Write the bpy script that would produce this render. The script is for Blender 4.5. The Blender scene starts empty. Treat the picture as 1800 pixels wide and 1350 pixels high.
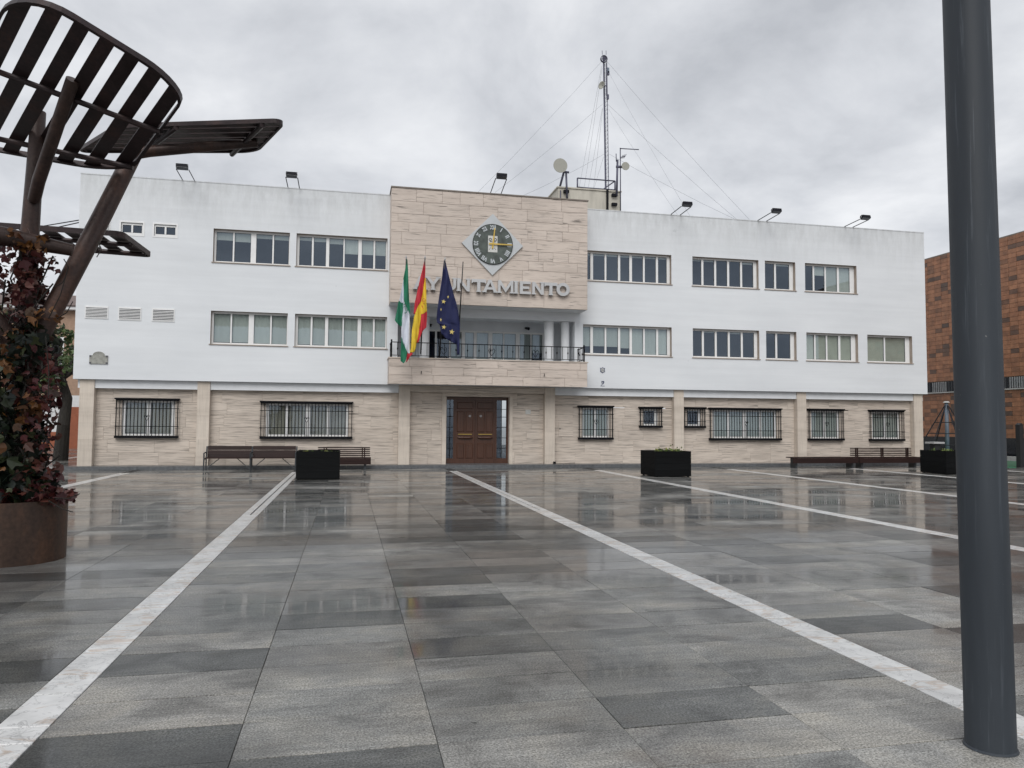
import bpy, bmesh, math, random
from mathutils import Vector, Matrix
random.seed(7)
R = math.radians
S = bpy.context.scene
COL = S.collection

# ------------------------------------------------------------------ camera
# axes of the place: X along the town hall front, Y towards it, Z up
F_PX = 1323.0
EYE = Vector((0, 0, 1.6))
_Y = Vector((612 - 900, -(745 - 675), -F_PX)).normalized()
_X = Vector((7005 - 900, -(789 - 675), -F_PX)); _X = (_X - _Y * _X.dot(_Y)).normalized()
_Z = _X.cross(_Y)
CM = Matrix((_X, _Y, _Z))
cam = bpy.data.cameras.new('camera'); cam_o = bpy.data.objects.new('camera', cam); COL.objects.link(cam_o)
cam.sensor_width = 36.0; cam.lens = F_PX / 1800 * 36; cam.clip_start = 0.05; cam.clip_end = 3000
cam_o.matrix_world = Matrix.Translation(EYE) @ CM.to_4x4()
S.camera = cam_o

# ------------------------------------------------------------------ sky, sun, exposure
SUN_EL, SUN_AZ = R(43), R(198)          # azimuth clockwise from +Y: behind the viewer, a little to the left
w = bpy.data.worlds.new('World'); S.world = w; w.use_nodes = True
nt = w.node_tree; nt.nodes.clear()
def N(t, typ, **kw):
    n = t.nodes.new(typ)
    for k, v in kw.items(): setattr(n, k, v)
    return n
out = N(nt, 'ShaderNodeOutputWorld'); bg = N(nt, 'ShaderNodeBackground')
sky = N(nt, 'ShaderNodeTexSky', sky_type='NISHITA', sun_disc=False, sun_elevation=SUN_EL, sun_rotation=SUN_AZ)
tc = N(nt, 'ShaderNodeTexCoord'); sep = N(nt, 'ShaderNodeSeparateXYZ')
nt.links.new(tc.outputs['Generated'], sep.inputs[0])
zz = N(nt, 'ShaderNodeMath', operation='ABSOLUTE'); nt.links.new(sep.outputs['Z'], zz.inputs[0])
za = N(nt, 'ShaderNodeMath', operation='ADD'); nt.links.new(zz.outputs[0], za.inputs[0]); za.inputs[1].default_value = 0.32
vd = N(nt, 'ShaderNodeVectorMath', operation='DIVIDE'); nt.links.new(tc.outputs['Generated'], vd.inputs[0])
cmb = N(nt, 'ShaderNodeCombineXYZ')
for i in range(3): nt.links.new(za.outputs[0], cmb.inputs[i])
nt.links.new(cmb.outputs[0], vd.inputs[1])
n1 = N(nt, 'ShaderNodeTexNoise'); n1.inputs['Scale'].default_value = 2.1; n1.inputs['Detail'].default_value = 7; n1.inputs['Roughness'].default_value = 0.56; n1.inputs['Distortion'].default_value = 0.25
nt.links.new(vd.outputs[0], n1.inputs['Vector'])
cr = N(nt, 'ShaderNodeValToRGB'); nt.links.new(n1.outputs['Fac'], cr.inputs[0])
cr.color_ramp.elements[0].position = 0.33; cr.color_ramp.elements[0].color = (0.41, 0.425, 0.455, 1)
cr.color_ramp.elements[1].position = 0.66; cr.color_ramp.elements[1].color = (0.72, 0.73, 0.75, 1)
e = cr.color_ramp.elements.new(0.47); e.color = (0.54, 0.555, 0.585, 1)
sc = N(nt, 'ShaderNodeVectorMath', operation='SCALE'); nt.links.new(sky.outputs[0], sc.inputs[0]); sc.inputs['Scale'].default_value = 0.08
mx = N(nt, 'ShaderNodeMix', data_type='RGBA'); mx.inputs[0].default_value = 0.95
nt.links.new(sc.outputs[0], mx.inputs[6]); nt.links.new(cr.outputs[0], mx.inputs[7])
nt.links.new(mx.outputs[2], bg.inputs[0]); bg.inputs[1].default_value = 1.0
nt.links.new(bg.outputs[0], out.inputs[0])

sl = bpy.data.lights.new('sun', 'SUN'); sl.energy = 1.4; sl.angle = R(40); sl.color = (1, 0.985, 0.965)
so = bpy.data.objects.new('sun', sl); COL.objects.link(so); so.location = (-10, -20, 30)
sd = Vector((math.sin(SUN_AZ) * math.cos(SUN_EL), math.cos(SUN_AZ) * math.cos(SUN_EL), math.sin(SUN_EL)))
so.rotation_euler = sd.to_track_quat('Z', 'Y').to_euler()
S.view_settings.view_transform = 'Standard'; S.view_settings.look = 'None'
S.view_settings.gamma = 1; S.view_settings.use_curve_mapping = False
S.view_settings.exposure = 0.36

# ------------------------------------------------------------------ geometry helpers
def at(u, v, y):
    d = CM @ Vector((u - 900, -(v - 675), -F_PX)); return EYE + d * (y / d.y)
def at_plane(u, v, p, n):
    d = CM @ Vector((u - 900, -(v - 675), -F_PX)); return EYE + d * ((p - EYE).dot(n) / d.dot(n))
def at_z(u, v, z): return at_plane(u, v, Vector((0, 0, z)), Vector((0, 0, 1)))
def px_of(p):
    c = CM.transposed() @ (Vector(p) - EYE)
    return (900 - F_PX * c.x / c.z, 675 + F_PX * c.y / c.z, -c.z)

def wloc(o):
    v = Vector((0, 0, 0))
    while o: v += o.location; o = o.parent
    return v

class MB:
    def __init__(s): s.v = []; s.f = []
    def face(s, pts):
        i = len(s.v); s.v += [tuple(p) for p in pts]; s.f.append(tuple(range(i, i + len(pts))))
    def box(s, x0, x1, y0, y1, z0, z1):
        i = len(s.v)
        s.v += [(x, y, z) for z in (z0, z1) for y in (y0, y1) for x in (x0, x1)]
        for f in ((0, 2, 3, 1), (4, 5, 7, 6), (0, 1, 5, 4), (2, 6, 7, 3), (0, 4, 6, 2), (1, 3, 7, 5)): s.f.append(tuple(i + k for k in f))
        return s
    def obox(s, c, ax, ay, az):     # oriented box: centre and half axes
        c, ax, ay, az = map(Vector, (c, ax, ay, az)); i = len(s.v)
        s.v += [tuple(c + ax * a + ay * b + az * d) for d in (-1, 1) for b in (-1, 1) for a in (-1, 1)]
        for f in ((0, 2, 3, 1), (4, 5, 7, 6), (0, 1, 5, 4), (2, 6, 7, 3), (0, 4, 6, 2), (1, 3, 7, 5)): s.f.append(tuple(i + k for k in f))
        return s
    def slab_front(s, x0, x1, yf, yb, z0, z1, c=0.006):    # slab facing -Y with chamfered front edges
        i = len(s.v)
        s.v += [(x0, yb, z0), (x1, yb, z0), (x1, yb, z1), (x0, yb, z1), (x0, yf + c, z0), (x1, yf + c, z0), (x1, yf + c, z1), (x0, yf + c, z1),
                (x0 + c, yf, z0 + c), (x1 - c, yf, z0 + c), (x1 - c, yf, z1 - c), (x0 + c, yf, z1 - c)]
        s.f.append((i + 8, i + 9, i + 10, i + 11))
        for k in range(4):
            l = (k + 1) % 4
            s.f.append((i + 4 + k, i + 4 + l, i + 8 + l, i + 8 + k)); s.f.append((i + k, i + l, i + 4 + l, i + 4 + k))
        return s
    def tube(s, p0, p1, r0, r1=None, n=10, caps=True):
        return s.path([p0, p1], [r0, r0 if r1 is None else r1], n, caps)
    def path(s, pts, rs, n=8, caps=True):
        pts = [Vector(p) for p in pts]
        if not isinstance(rs, (list, tuple)): rs = [rs] * len(pts)
        t0 = (pts[1] - pts[0]).normalized()
        up = Vector((0, 0, 1)) if abs(t0.z) < 0.9 else Vector((1, 0, 0))
        a = t0.cross(up).normalized(); rings = []
        for k, p in enumerate(pts):
            t = ((pts[min(k + 1, len(pts) - 1)] - pts[max(k - 1, 0)])).normalized()
            a = (a - t * a.dot(t)).normalized(); b = t.cross(a); i = len(s.v)
            for j in range(n):
                g = 2 * math.pi * j / n; s.v.append(tuple(p + (a * math.cos(g) + b * math.sin(g)) * rs[k]))
            rings.append(i)
        for k in range(len(pts) - 1):
            for j in range(n):
                l = (j + 1) % n; s.f.append((rings[k] + j, rings[k] + l, rings[k + 1] + l, rings[k + 1] + j))
        if caps:
            s.f.append(tuple(rings[0] + j for j in reversed(range(n)))); s.f.append(tuple(rings[-1] + j for j in range(n)))
        return s
    def prism_y(s, poly, y0, y1):   # polygon in XZ (seen from -Y), extruded in Y
        n = len(poly); i = len(s.v)
        s.v += [(x, y0, z) for x, z in poly] + [(x, y1, z) for x, z in poly]
        s.f.append(tuple(i + k for k in range(n))); s.f.append(tuple(i + n + k for k in reversed(range(n))))
        for k in range(n):
            l = (k + 1) % n; s.f.append((i + l, i + k, i + n + k, i + n + l))
        return s
    def ring_y(s, cx, cz, ro, ri, y0, y1, n=40, sx=1.0):
        i = len(s.v)
        for k in range(n):
            g = 2 * math.pi * k / n; c, d = math.cos(g), math.sin(g)
            s.v += [(cx + ro * c * sx, y0, cz + ro * d), (cx + ri * c * sx, y0, cz + ri * d), (cx + ri * c * sx, y1, cz + ri * d), (cx + ro * c * sx, y1, cz + ro * d)]
        for k in range(n):
            a = i + 4 * k; b = i + 4 * ((k + 1) % n)
            for q in range(4): s.f.append((a + q, b + q, b + (q + 1) % 4, a + (q + 1) % 4))
        return s
    def disc_y(s, cx, cz, r, y0, y1, n=40):
        return s.prism_y([(cx + r * math.cos(2 * math.pi * k / n), cz + r * math.sin(2 * math.pi * k / n)) for k in range(n)], y0, y1)
    def build(s, name, mat, parent=None, smooth=False, fix=True):
        me = bpy.data.meshes.new(name); o0 = wloc(parent) if parent else Vector((0, 0, 0))
        me.from_pydata([(a - o0.x, b - o0.y, c - o0.z) for a, b, c in s.v], [], s.f)
        if fix:
            bm = bmesh.new(); bm.from_mesh(me); bmesh.ops.recalc_face_normals(bm, faces=bm.faces); bm.to_mesh(me); bm.free()
        if isinstance(mat, (list, tuple)):
            for m in mat: me.materials.append(m)
        else: me.materials.append(mat)
        if smooth:
            for p in me.polygons: p.use_smooth = True
        o = bpy.data.objects.new(name, me); COL.objects.link(o)
        if parent: o.parent = parent
        return o

def smooth_by_angle(o, ang=40):
    me = o.data; bm = bmesh.new(); bm.from_mesh(me)
    bmesh.ops.remove_doubles(bm, verts=bm.verts, dist=1e-5)
    for f in bm.faces: f.smooth = True
    for ed in bm.edges:
        if len(ed.link_faces) == 2 and ed.calc_face_angle(0) > R(ang): ed.smooth = False
    bm.to_mesh(me); bm.free(); return o

def tag(o, label=None, cat=None, group=None, kind=None):
    if label: o['label'] = label
    if cat: o['category'] = cat
    if group: o['group'] = group
    if kind: o['kind'] = kind
    return o
def thing(name, loc, label, cat, group=None):
    o = bpy.data.objects.new(name, None); o.empty_display_size = 0.2; o.location = loc; COL.objects.link(o)
    return tag(o, label, cat, group)
def copy_tree(o, parent=None):
    c = o.copy(); COL.objects.link(c); c.parent = parent
    for ch in list(o.children): copy_tree(ch, c)
    return c
def inst(name, me, parent, loc=(0, 0, 0), rot=(0, 0, 0)):
    o = bpy.data.objects.new(name, me); COL.objects.link(o); o.parent = parent; o.location = loc; o.rotation_euler = rot; return o

# ------------------------------------------------------------------ materials
def newmat(name):
    m = bpy.data.materials.new(name); m.use_nodes = True
    t = m.node_tree; b = t.nodes['Principled BSDF']; return m, t, b
def L(t, a, b): t.links.new(a, b)
def ramp(t, fac, stops):
    r = N(t, 'ShaderNodeValToRGB'); L(t, fac, r.inputs[0]); els = r.color_ramp.elements
    while len(els) > 1: els.remove(els[-1])
    for i, (p, c) in enumerate(stops):
        el = els[0] if i == 0 else els.new(p)
        el.position = p; el.color = (c, c, c, 1) if isinstance(c, (int, float)) else (*c, 1)
    return r.outputs[0]
def noise(t, vec, scale, detail=4, rough=0.55, dist=0.0):
    n = N(t, 'ShaderNodeTexNoise'); n.inputs['Scale'].default_value = scale; n.inputs['Detail'].default_value = detail
    n.inputs['Roughness'].default_value = rough; n.inputs['Distortion'].default_value = dist
    if vec: L(t, vec, n.inputs['Vector'])
    return n.outputs['Fac']
def pos(t, scale=(1, 1, 1), rnd=None):
    g = N(t, 'ShaderNodeNewGeometry'); mp = N(t, 'ShaderNodeMapping'); mp.inputs['Scale'].default_value = scale
    L(t, g.outputs['Position'], mp.inputs['Vector'])
    if rnd is not None:
        c = N(t, 'ShaderNodeVectorMath', operation='SCALE'); c.inputs[0].default_value = (37.0, 53.0, 71.0); L(t, rnd, c.inputs['Scale'])
        L(t, c.outputs[0], mp.inputs['Location'])
    return mp.outputs[0]
def mixc(t, fac, a, b, mode='MIX'):
    m = N(t, 'ShaderNodeMix', data_type='RGBA', blend_type=mode)
    for sock, val in ((m.inputs[0], fac), (m.inputs[6], a), (m.inputs[7], b)):
        if hasattr(val, 'is_output'): L(t, val, sock)
        elif isinstance(val, (int, float)): sock.default_value = val if sock == m.inputs[0] else (val, val, val, 1)
        else: sock.default_value = (*val, 1)
    return m.outputs[2]
def math_(t, op, a, b=0.0, clamp=False):
    m = N(t, 'ShaderNodeMath', operation=op, use_clamp=clamp)
    for i, val in enumerate((a, b)):
        if hasattr(val, 'is_output'): L(t, val, m.inputs[i])
        else: m.inputs[i].default_value = val
    return m.outputs[0]
def bump(t, b, h, strength=0.3, dist=0.01):
    n = N(t, 'ShaderNodeBump'); n.inputs['Strength'].default_value = strength; n.inputs['Distance'].default_value = dist
    L(t, h, n.inputs['Height']); L(t, n.outputs[0], b.inputs['Normal'])
def orand(t): return N(t, 'ShaderNodeObjectInfo').outputs['Random']

def plain(name, col, rough=0.6, metal=0.0, var=0.12, scale=6.0, bmp=0.0, rv=0.0, stretch=(1, 1, 1), coat=0.0, spec=0.5):
    m, t, b = newmat(name)
    v = noise(t, pos(t, stretch), scale, 6)
    lo = tuple(c * (1 - var) for c in col); hi = tuple(min(1, c * (1 + var)) for c in col)
    c = ramp(t, v, [(0.3, lo), (0.7, hi)])
    if rv:
        c = mixc(t, 1.0, c, ramp(t, orand(t), [(0, 1 - rv), (1, 1 + rv)]), 'MULTIPLY')
    L(t, c, b.inputs['Base Color']); b.inputs['Roughness'].default_value = rough; b.inputs['Metallic'].default_value = metal; b.inputs['Specular IOR Level'].default_value = spec
    if coat: b.inputs['Coat Weight'].default_value = coat; b.inputs['Coat Roughness'].default_value = 0.15
    if bmp: bump(t, b, noise(t, pos(t, stretch), scale * 6, 5), bmp, 0.01)
    return m

def travertine(name, vertical=False, base=(0.63, 0.555, 0.495), dense=False):
    m, t, b = newmat(name); r = orand(t)
    s1 = (46, 46, 0.7) if vertical else ((0.8, 0.8, 27) if dense else (1.1, 1.1, 22)); s2 = (90, 90, 0.9) if vertical else ((1.3, 1.3, 60) if dense else (1.4, 1.4, 40))
    a = noise(t, pos(t, s1, r), 1.0, 3, 0.6); c = noise(t, pos(t, s2, r), 1.0, 3, 0.55)
    tone = noise(t, pos(t, (0.6, 0.6, 5), r), 1.0, 4, 0.55)
    col = ramp(t, tone, [(0.28, (base[0] * 0.89, base[1] * 0.88, base[2] * 0.87)), (0.5, base), (0.72, (base[0] * 1.05, base[1] * 1.05, base[2] * 1.05))])
    if vertical:
        l1 = ramp(t, a, [(0.30, 0.60), (0.42, 1.0)]); l2 = ramp(t, c, [(0.34, 0.72), (0.46, 1.0)]); k1, k2 = 0.45, 0.6
    elif dense:
        l1 = ramp(t, a, [(0.34, 0.30), (0.43, 1.0)]); l2 = ramp(t, c, [(0.36, 0.50), (0.47, 1.0)]); k1, k2 = 0.8, 0.8
    else:
        l1 = ramp(t, a, [(0.325, 0.12), (0.355, 0.55), (0.385, 1.0)]); l2 = ramp(t, c, [(0.32, 0.45), (0.43, 1.0)]); k1, k2 = 0.8, 0.6
    gate = ramp(t, noise(t, pos(t, (0.9, 0.9, 2.2), r), 1.0, 3), [(0.36, 0.25), (0.58, 1.0)])
    col = mixc(t, math_(t, 'MULTIPLY', gate, k1), col, mixc(t, 1.0, col, l1, 'MULTIPLY'))
    col = mixc(t, k2, col, mixc(t, 1.0, col, l2, 'MULTIPLY'))
    blot = noise(t, pos(t, (0.5, 0.5, 0.9)), 1.0, 5, 0.6)
    col = mixc(t, 1.0, col, ramp(t, blot, [(0.3, (0.86, 0.85, 0.84)), (0.7, (1.05, 1.04, 1.03))]), 'MULTIPLY')
    col = mixc(t, 1.0, col, ramp(t, r, [(0, (0.96, 0.95, 0.94)), (0.5, (1.0, 0.985, 0.97)), (1, (1.03, 1.02, 1.01))]), 'MULTIPLY')
    L(t, col, b.inputs['Base Color']); b.inputs['Roughness'].default_value = 0.75
    bump(t, b, mixc(t, 1.0, l1, l2, 'MULTIPLY'), 0.5, 0.012)
    return m

def white_plaster():
    m, t, b = newmat('white_plaster')
    big = noise(t, pos(t, (0.25, 0.25, 0.5)), 1.0, 5, 0.6)
    col = ramp(t, big, [(0.3, (0.70, 0.722, 0.742)), (0.7, (0.775, 0.795, 0.812))])
    z = N(t, 'ShaderNodeSeparateXYZ'); g = N(t, 'ShaderNodeNewGeometry'); L(t, g.outputs['Position'], z.inputs[0])
    # grime washed down from the parapet: uneven streaks that fade out below it
    streak = noise(t, pos(t, (2.2, 2.2, 0.22)), 1.0, 6, 0.65)
    patch = noise(t, pos(t, (0.22, 0.22, 0.05)), 1.0, 3)
    reach = math_(t, 'ADD', math_(t, 'MULTIPLY', streak, 2.4), math_(t, 'MULTIPLY', patch, 1.6))
    d = math_(t, 'SUBTRACT', 10.1, z.outputs['Z'])
    msk = math_(t, 'SUBTRACT', 1.0, math_(t, 'DIVIDE', d, reach), True)
    msk = math_(t, 'POWER', msk, 1.3)
    msk = math_(t, 'MULTIPLY', msk, 0.42)
    fine = ramp(t, noise(t, pos(t, (5, 5, 1.4)), 1.0, 6, 0.7), [(0.38, 0.35), (0.66, 1.0)])
    msk = math_(t, 'MULTIPLY', msk, fine)
    col = mixc(t, msk, col, (0.30, 0.30, 0.285))
    # faint trowel bands
    band = noise(t, pos(t, (0.3, 0.3, 6)), 1.0, 4)
    col = mixc(t, 1.0, col, ramp(t, band, [(0.3, 0.965), (0.7, 1.02)]), 'MULTIPLY')
    spots = ramp(t, noise(t, pos(t, (3, 3, 3)), 1.0, 2), [(0.20, 0.75), (0.235, 1.0)])
    col = mixc(t, 0.5, col, mixc(t, 1.0, col, spots, 'MULTIPLY'))
    L(t, col, b.inputs['Base Color']); b.inputs['Roughness'].default_value = 0.8
    bump(t, b, noise(t, pos(t, (2, 2, 7)), 1.0, 6), 0.12, 0.02)
    return m

def paving(name, tone_attr=False):
    m, t, b = newmat(name)
    if tone_attr:
        a = N(t, 'ShaderNodeAttribute'); a.attribute_name = 'tone'; r = a.outputs['Fac']
    else: r = orand(t)
    base = ramp(t, r, [(0.0, (0.105, 0.109, 0.107)), (0.13, (0.130, 0.134, 0.131)), (0.24, (0.215, 0.218, 0.210)), (0.5, (0.255, 0.256, 0.245)), (0.78, (0.285, 0.278, 0.260)), (1.0, (0.335, 0.335, 0.32))])
    p = pos(t, (1, 1, 1), r)
    speck = noise(t, pos(t, (1, 1, 1)), 85.0, 3, 0.8)
    c = mixc(t, 1.0, base, ramp(t, speck, [(0.30, 0.22), (0.5, 1.0), (0.70, 1.9)]), 'MULTIPLY')
    brush = noise(t, pos(t, (2.2, 26, 1), r), 1.0, 5, 0.65)
    c = mixc(t, 1.0, c, ramp(t, brush, [(0.3, 0.82), (0.7, 1.16)]), 'MULTIPLY')
    stain = noise(t, p, 1.8, 6, 0.6, 0.6)
    c = mixc(t, 1.0, c, ramp(t, stain, [(0.30, (0.50, 0.50, 0.50)), (0.48, (0.98, 0.98, 0.98)), (0.70, (1.28, 1.23, 1.15))]), 'MULTIPLY')
    rust = ramp(t, noise(t, pos(t), 0.9, 6, 0.65), [(0.58, 0.0), (0.74, 0.5)])
    c = mixc(t, rust, c, (0.16, 0.115, 0.085))
    vo = N(t, 'ShaderNodeTexVoronoi'); vo.inputs['Scale'].default_value = 1.1; L(t, pos(t, (1, 1.3, 1)), vo.inputs['Vector'])
    sx_ = N(t, 'ShaderNodeSeparateColor'); L(t, vo.outputs['Color'], sx_.inputs[0])
    rad = math_(t, 'MULTIPLY', math_(t, 'POWER', sx_.outputs[0], 4.0), 0.075)
    edge = math_(t, 'ADD', vo.outputs['Distance'], math_(t, 'MULTIPLY', math_(t, 'SUBTRACT', noise(t, pos(t), 18, 3), 0.5), 0.035))
    gum = math_(t, 'MULTIPLY', math_(t, 'LESS_THAN', edge, math_(t, 'ADD', rad, 0.010)), 0.75)
    c = mixc(t, gum, c, (0.025, 0.025, 0.025))
    # water film: pools and drier patches
    wet0 = noise(t, pos(t, (0.45, 0.8, 1)), 1.0, 5, 0.6)
    wet = math_(t, 'ADD', wet0, math_(t, 'MULTIPLY', math_(t, 'SUBTRACT', math_(t, 'FRACT', math_(t, 'MULTIPLY', r, 7.3)), 0.5), 0.05))
    yy = N(t, 'ShaderNodeSeparateXYZ'); gy = N(t, 'ShaderNodeNewGeometry'); L(t, gy.outputs['Position'], yy.inputs[0])
    dry = N(t, 'ShaderNodeMapRange', interpolation_type='SMOOTHSTEP'); L(t, yy.outputs['Y'], dry.inputs['Value'])
    for q, val in (('From Min', 3.5), ('From Max', 11.5), ('To Min', 0.085), ('To Max', -0.05)): dry.inputs[q].default_value = val
    wet = math_(t, 'ADD', wet, dry.outputs[0])
    c = mixc(t, 1.0, c, ramp(t, wet, [(0.34, 0.42), (0.50, 0.60), (0.64, 1.0)]), 'MULTIPLY')
    big = noise(t, pos(t), 0.75, 7, 0.68, 0.4)
    c = mixc(t, 1.0, c, ramp(t, big, [(0.32, 0.76), (0.5, 1.0), (0.68, 1.16)]), 'MULTIPLY')
    L(t, c, b.inputs['Base Color'])
    L(t, ramp(t, wet, [(0.36, 0.40), (0.60, 0.62)]), b.inputs['Roughness'])
    b.inputs['Specular IOR Level'].default_value = 0.12
    b.inputs['Coat IOR'].default_value = 1.31
    L(t, ramp(t, wet, [(0.34, 0.88), (0.48, 0.62), (0.70, 0.36)]), b.inputs['Coat Weight'])
    L(t, ramp(t, wet, [(0.36, 0.025), (0.46, 0.07), (0.56, 0.17), (0.72, 0.32)]), b.inputs['Coat Roughness'])
    bump(t, b, mixc(t, 0.5, speck, brush), 0.22, 0.004)
    bn = N(t, 'ShaderNodeBump'); bn.inputs['Strength'].default_value = 0.16; bn.inputs['Distance'].default_value = 0.006
    L(t, noise(t, pos(t, (1.6, 9, 1), r), 1.0, 4), bn.inputs['Height']); L(t, bn.outputs[0], b.inputs['Coat Normal'])
    return m

def marble():
    m, t, b = newmat('white_marble'); r = orand(t)
    base = ramp(t, r, [(0, (0.70, 0.70, 0.685)), (1, (0.86, 0.86, 0.85))])
    vein = noise(t, pos(t, (1.6, 4, 1), r), 1.3, 5, 0.55, 1.5)
    c = mixc(t, ramp(t, vein, [(0.55, 0.0), (0.61, 0.6), (0.66, 0.0)]), base, (0.50, 0.33, 0.20))
    c = mixc(t, ramp(t, noise(t, pos(t, (3, 3, 1), r), 2.0, 6, 0.65, 0.8), [(0.465, 0.0), (0.485, 0.6), (0.505, 0.0)]), c, (0.26, 0.26, 0.26))
    c = mixc(t, 1.0, c, ramp(t, noise(t, pos(t), 5, 6), [(0.3, 0.75), (0.7, 1.05)]), 'MULTIPLY')
    L(t, c, b.inputs['Base Color']); b.inputs['Roughness'].default_value = 0.35
    b.inputs['Coat Weight'].default_value = 0.4; b.inputs['Coat IOR'].default_value = 1.33; b.inputs['Coat Roughness'].default_value = 0.2
    bump(t, b, noise(t, pos(t), 30, 4), 0.1, 0.004)
    return m

def corten(name='corten_steel', base=(0.034, 0.021, 0.022)):
    m, t, b = newmat(name)
    a = noise(t, pos(t, (3, 3, 1.2)), 1.0, 7, 0.65); c = noise(t, pos(t), 25, 5, 0.6)
    col = ramp(t, a, [(0.3, tuple(x * 0.55 for x in base)), (0.5, base), (0.72, (base[0] * 1.9, base[1] * 1.6, base[2] * 1.3))])
    col = mixc(t, 1.0, col, ramp(t, c, [(0.3, 0.7), (0.7, 1.25)]), 'MULTIPLY')
    L(t, col, b.inputs['Base Color']); L(t, ramp(t, a, [(0.3, 0.32), (0.7, 0.6)]), b.inputs['Roughness'])
    b.inputs['Metallic'].default_value = 0.25; bump(t, b, c, 0.25, 0.004); return m

def wood(name, col, along='X', rough=0.45, rv=0.15, spec=0.5):
    m, t, b = newmat(name); r = orand(t)
    st = {'X': (1.5, 40, 40), 'Z': (40, 40, 1.5)}[along]
    g = noise(t, pos(t, st, r), 1.0, 5, 0.6)
    c = ramp(t, g, [(0.3, tuple(x * 0.62 for x in col)), (0.7, tuple(x * 1.25 for x in col))])
    c = mixc(t, 1.0, c, ramp(t, r, [(0, 1 - rv), (1, 1 + rv)]), 'MULTIPLY')
    L(t, c, b.inputs['Base Color']); b.inputs['Roughness'].default_value = rough; b.inputs['Specular IOR Level'].default_value = spec; bump(t, b, g, 0.15, 0.003); return m

def glass(name, tint=(0.87, 0.89, 0.885), refl=1.0):
    m, t, b = newmat(name); t.nodes.remove(b)
    o = t.nodes['Material Output']; tr = N(t, 'ShaderNodeBsdfTransparent'); tr.inputs[0].default_value = (*tint, 1)
    gl = N(t, 'ShaderNodeBsdfGlossy'); gl.inputs['Roughness'].default_value = 0.01; gl.inputs['Color'].default_value = (0.70, 0.83, 1.0, 1)
    lw = N(t, 'ShaderNodeFresnel'); lw.inputs['IOR'].default_value = 1.62
    gf = N(t, 'ShaderNodeNewGeometry')
    f = math_(t, 'MULTIPLY', math_(t, 'MULTIPLY', lw.outputs[0], 2.3 * refl, True), math_(t, 'SUBTRACT', 1.0, gf.outputs['Backfacing']))
    wv = N(t, 'ShaderNodeBump'); wv.inputs['Strength'].default_value = 0.05; wv.inputs['Distance'].default_value = 0.02
    L(t, noise(t, pos(t, (1, 1, 1)), 1.3, 1), wv.inputs['Height']); L(t, wv.outputs[0], gl.inputs['Normal'])
    mixs = N(t, 'ShaderNodeMixShader'); L(t, f, mixs.inputs[0]); L(t, tr.outputs[0], mixs.inputs[1]); L(t, gl.outputs[0], mixs.inputs[2]); L(t, mixs.outputs[0], o.inputs[0])
    return m

def leafmat(name, cols, rough=0.5):
    m, t, b = newmat(name); a = N(t, 'ShaderNodeAttribute'); a.attribute_name = 'tone'
    c = ramp(t, a.outputs['Fac'], [(i / max(1, len(cols) - 1), cc) for i, cc in enumerate(cols)])
    L(t, c, b.inputs['Base Color']); b.inputs['Roughness'].default_value = rough
    b.inputs['Subsurface Weight'].default_value = 0.0
    return m

def column_paint():
    m, t, b = newmat('slate_paint')
    v = noise(t, pos(t, (6, 6, 0.6)), 1.0, 6, 0.6)
    c = ramp(t, v, [(0.3, (0.024, 0.030, 0.038)), (0.55, (0.034, 0.042, 0.052)), (0.75, (0.052, 0.061, 0.072))])
    st = noise(t, pos(t, (38, 38, 1.3)), 1.0, 5, 0.7); lo = noise(t, pos(t, (1.2, 1.2, 0.5)), 1.0, 3)
    f = math_(t, 'MULTIPLY', ramp(t, st, [(0.56, 0.0), (0.66, 1.0)]), ramp(t, lo, [(0.42, 0.0), (0.62, 0.55)]))
    c = mixc(t, f, c, (0.10, 0.115, 0.135))
    chips = ramp(t, noise(t, pos(t), 26, 2, 0.5), [(0.20, 0.7), (0.235, 0.0)])
    c = mixc(t, chips, c, (0.22, 0.22, 0.21))
    L(t, c, b.inputs['Base Color']); L(t, ramp(t, v, [(0.3, 0.52), (0.7, 0.68)]), b.inputs['Roughness'])
    bump(t, b, noise(t, pos(t, (1, 1, 0.5)), 14, 4), 0.06, 0.01); return m
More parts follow.
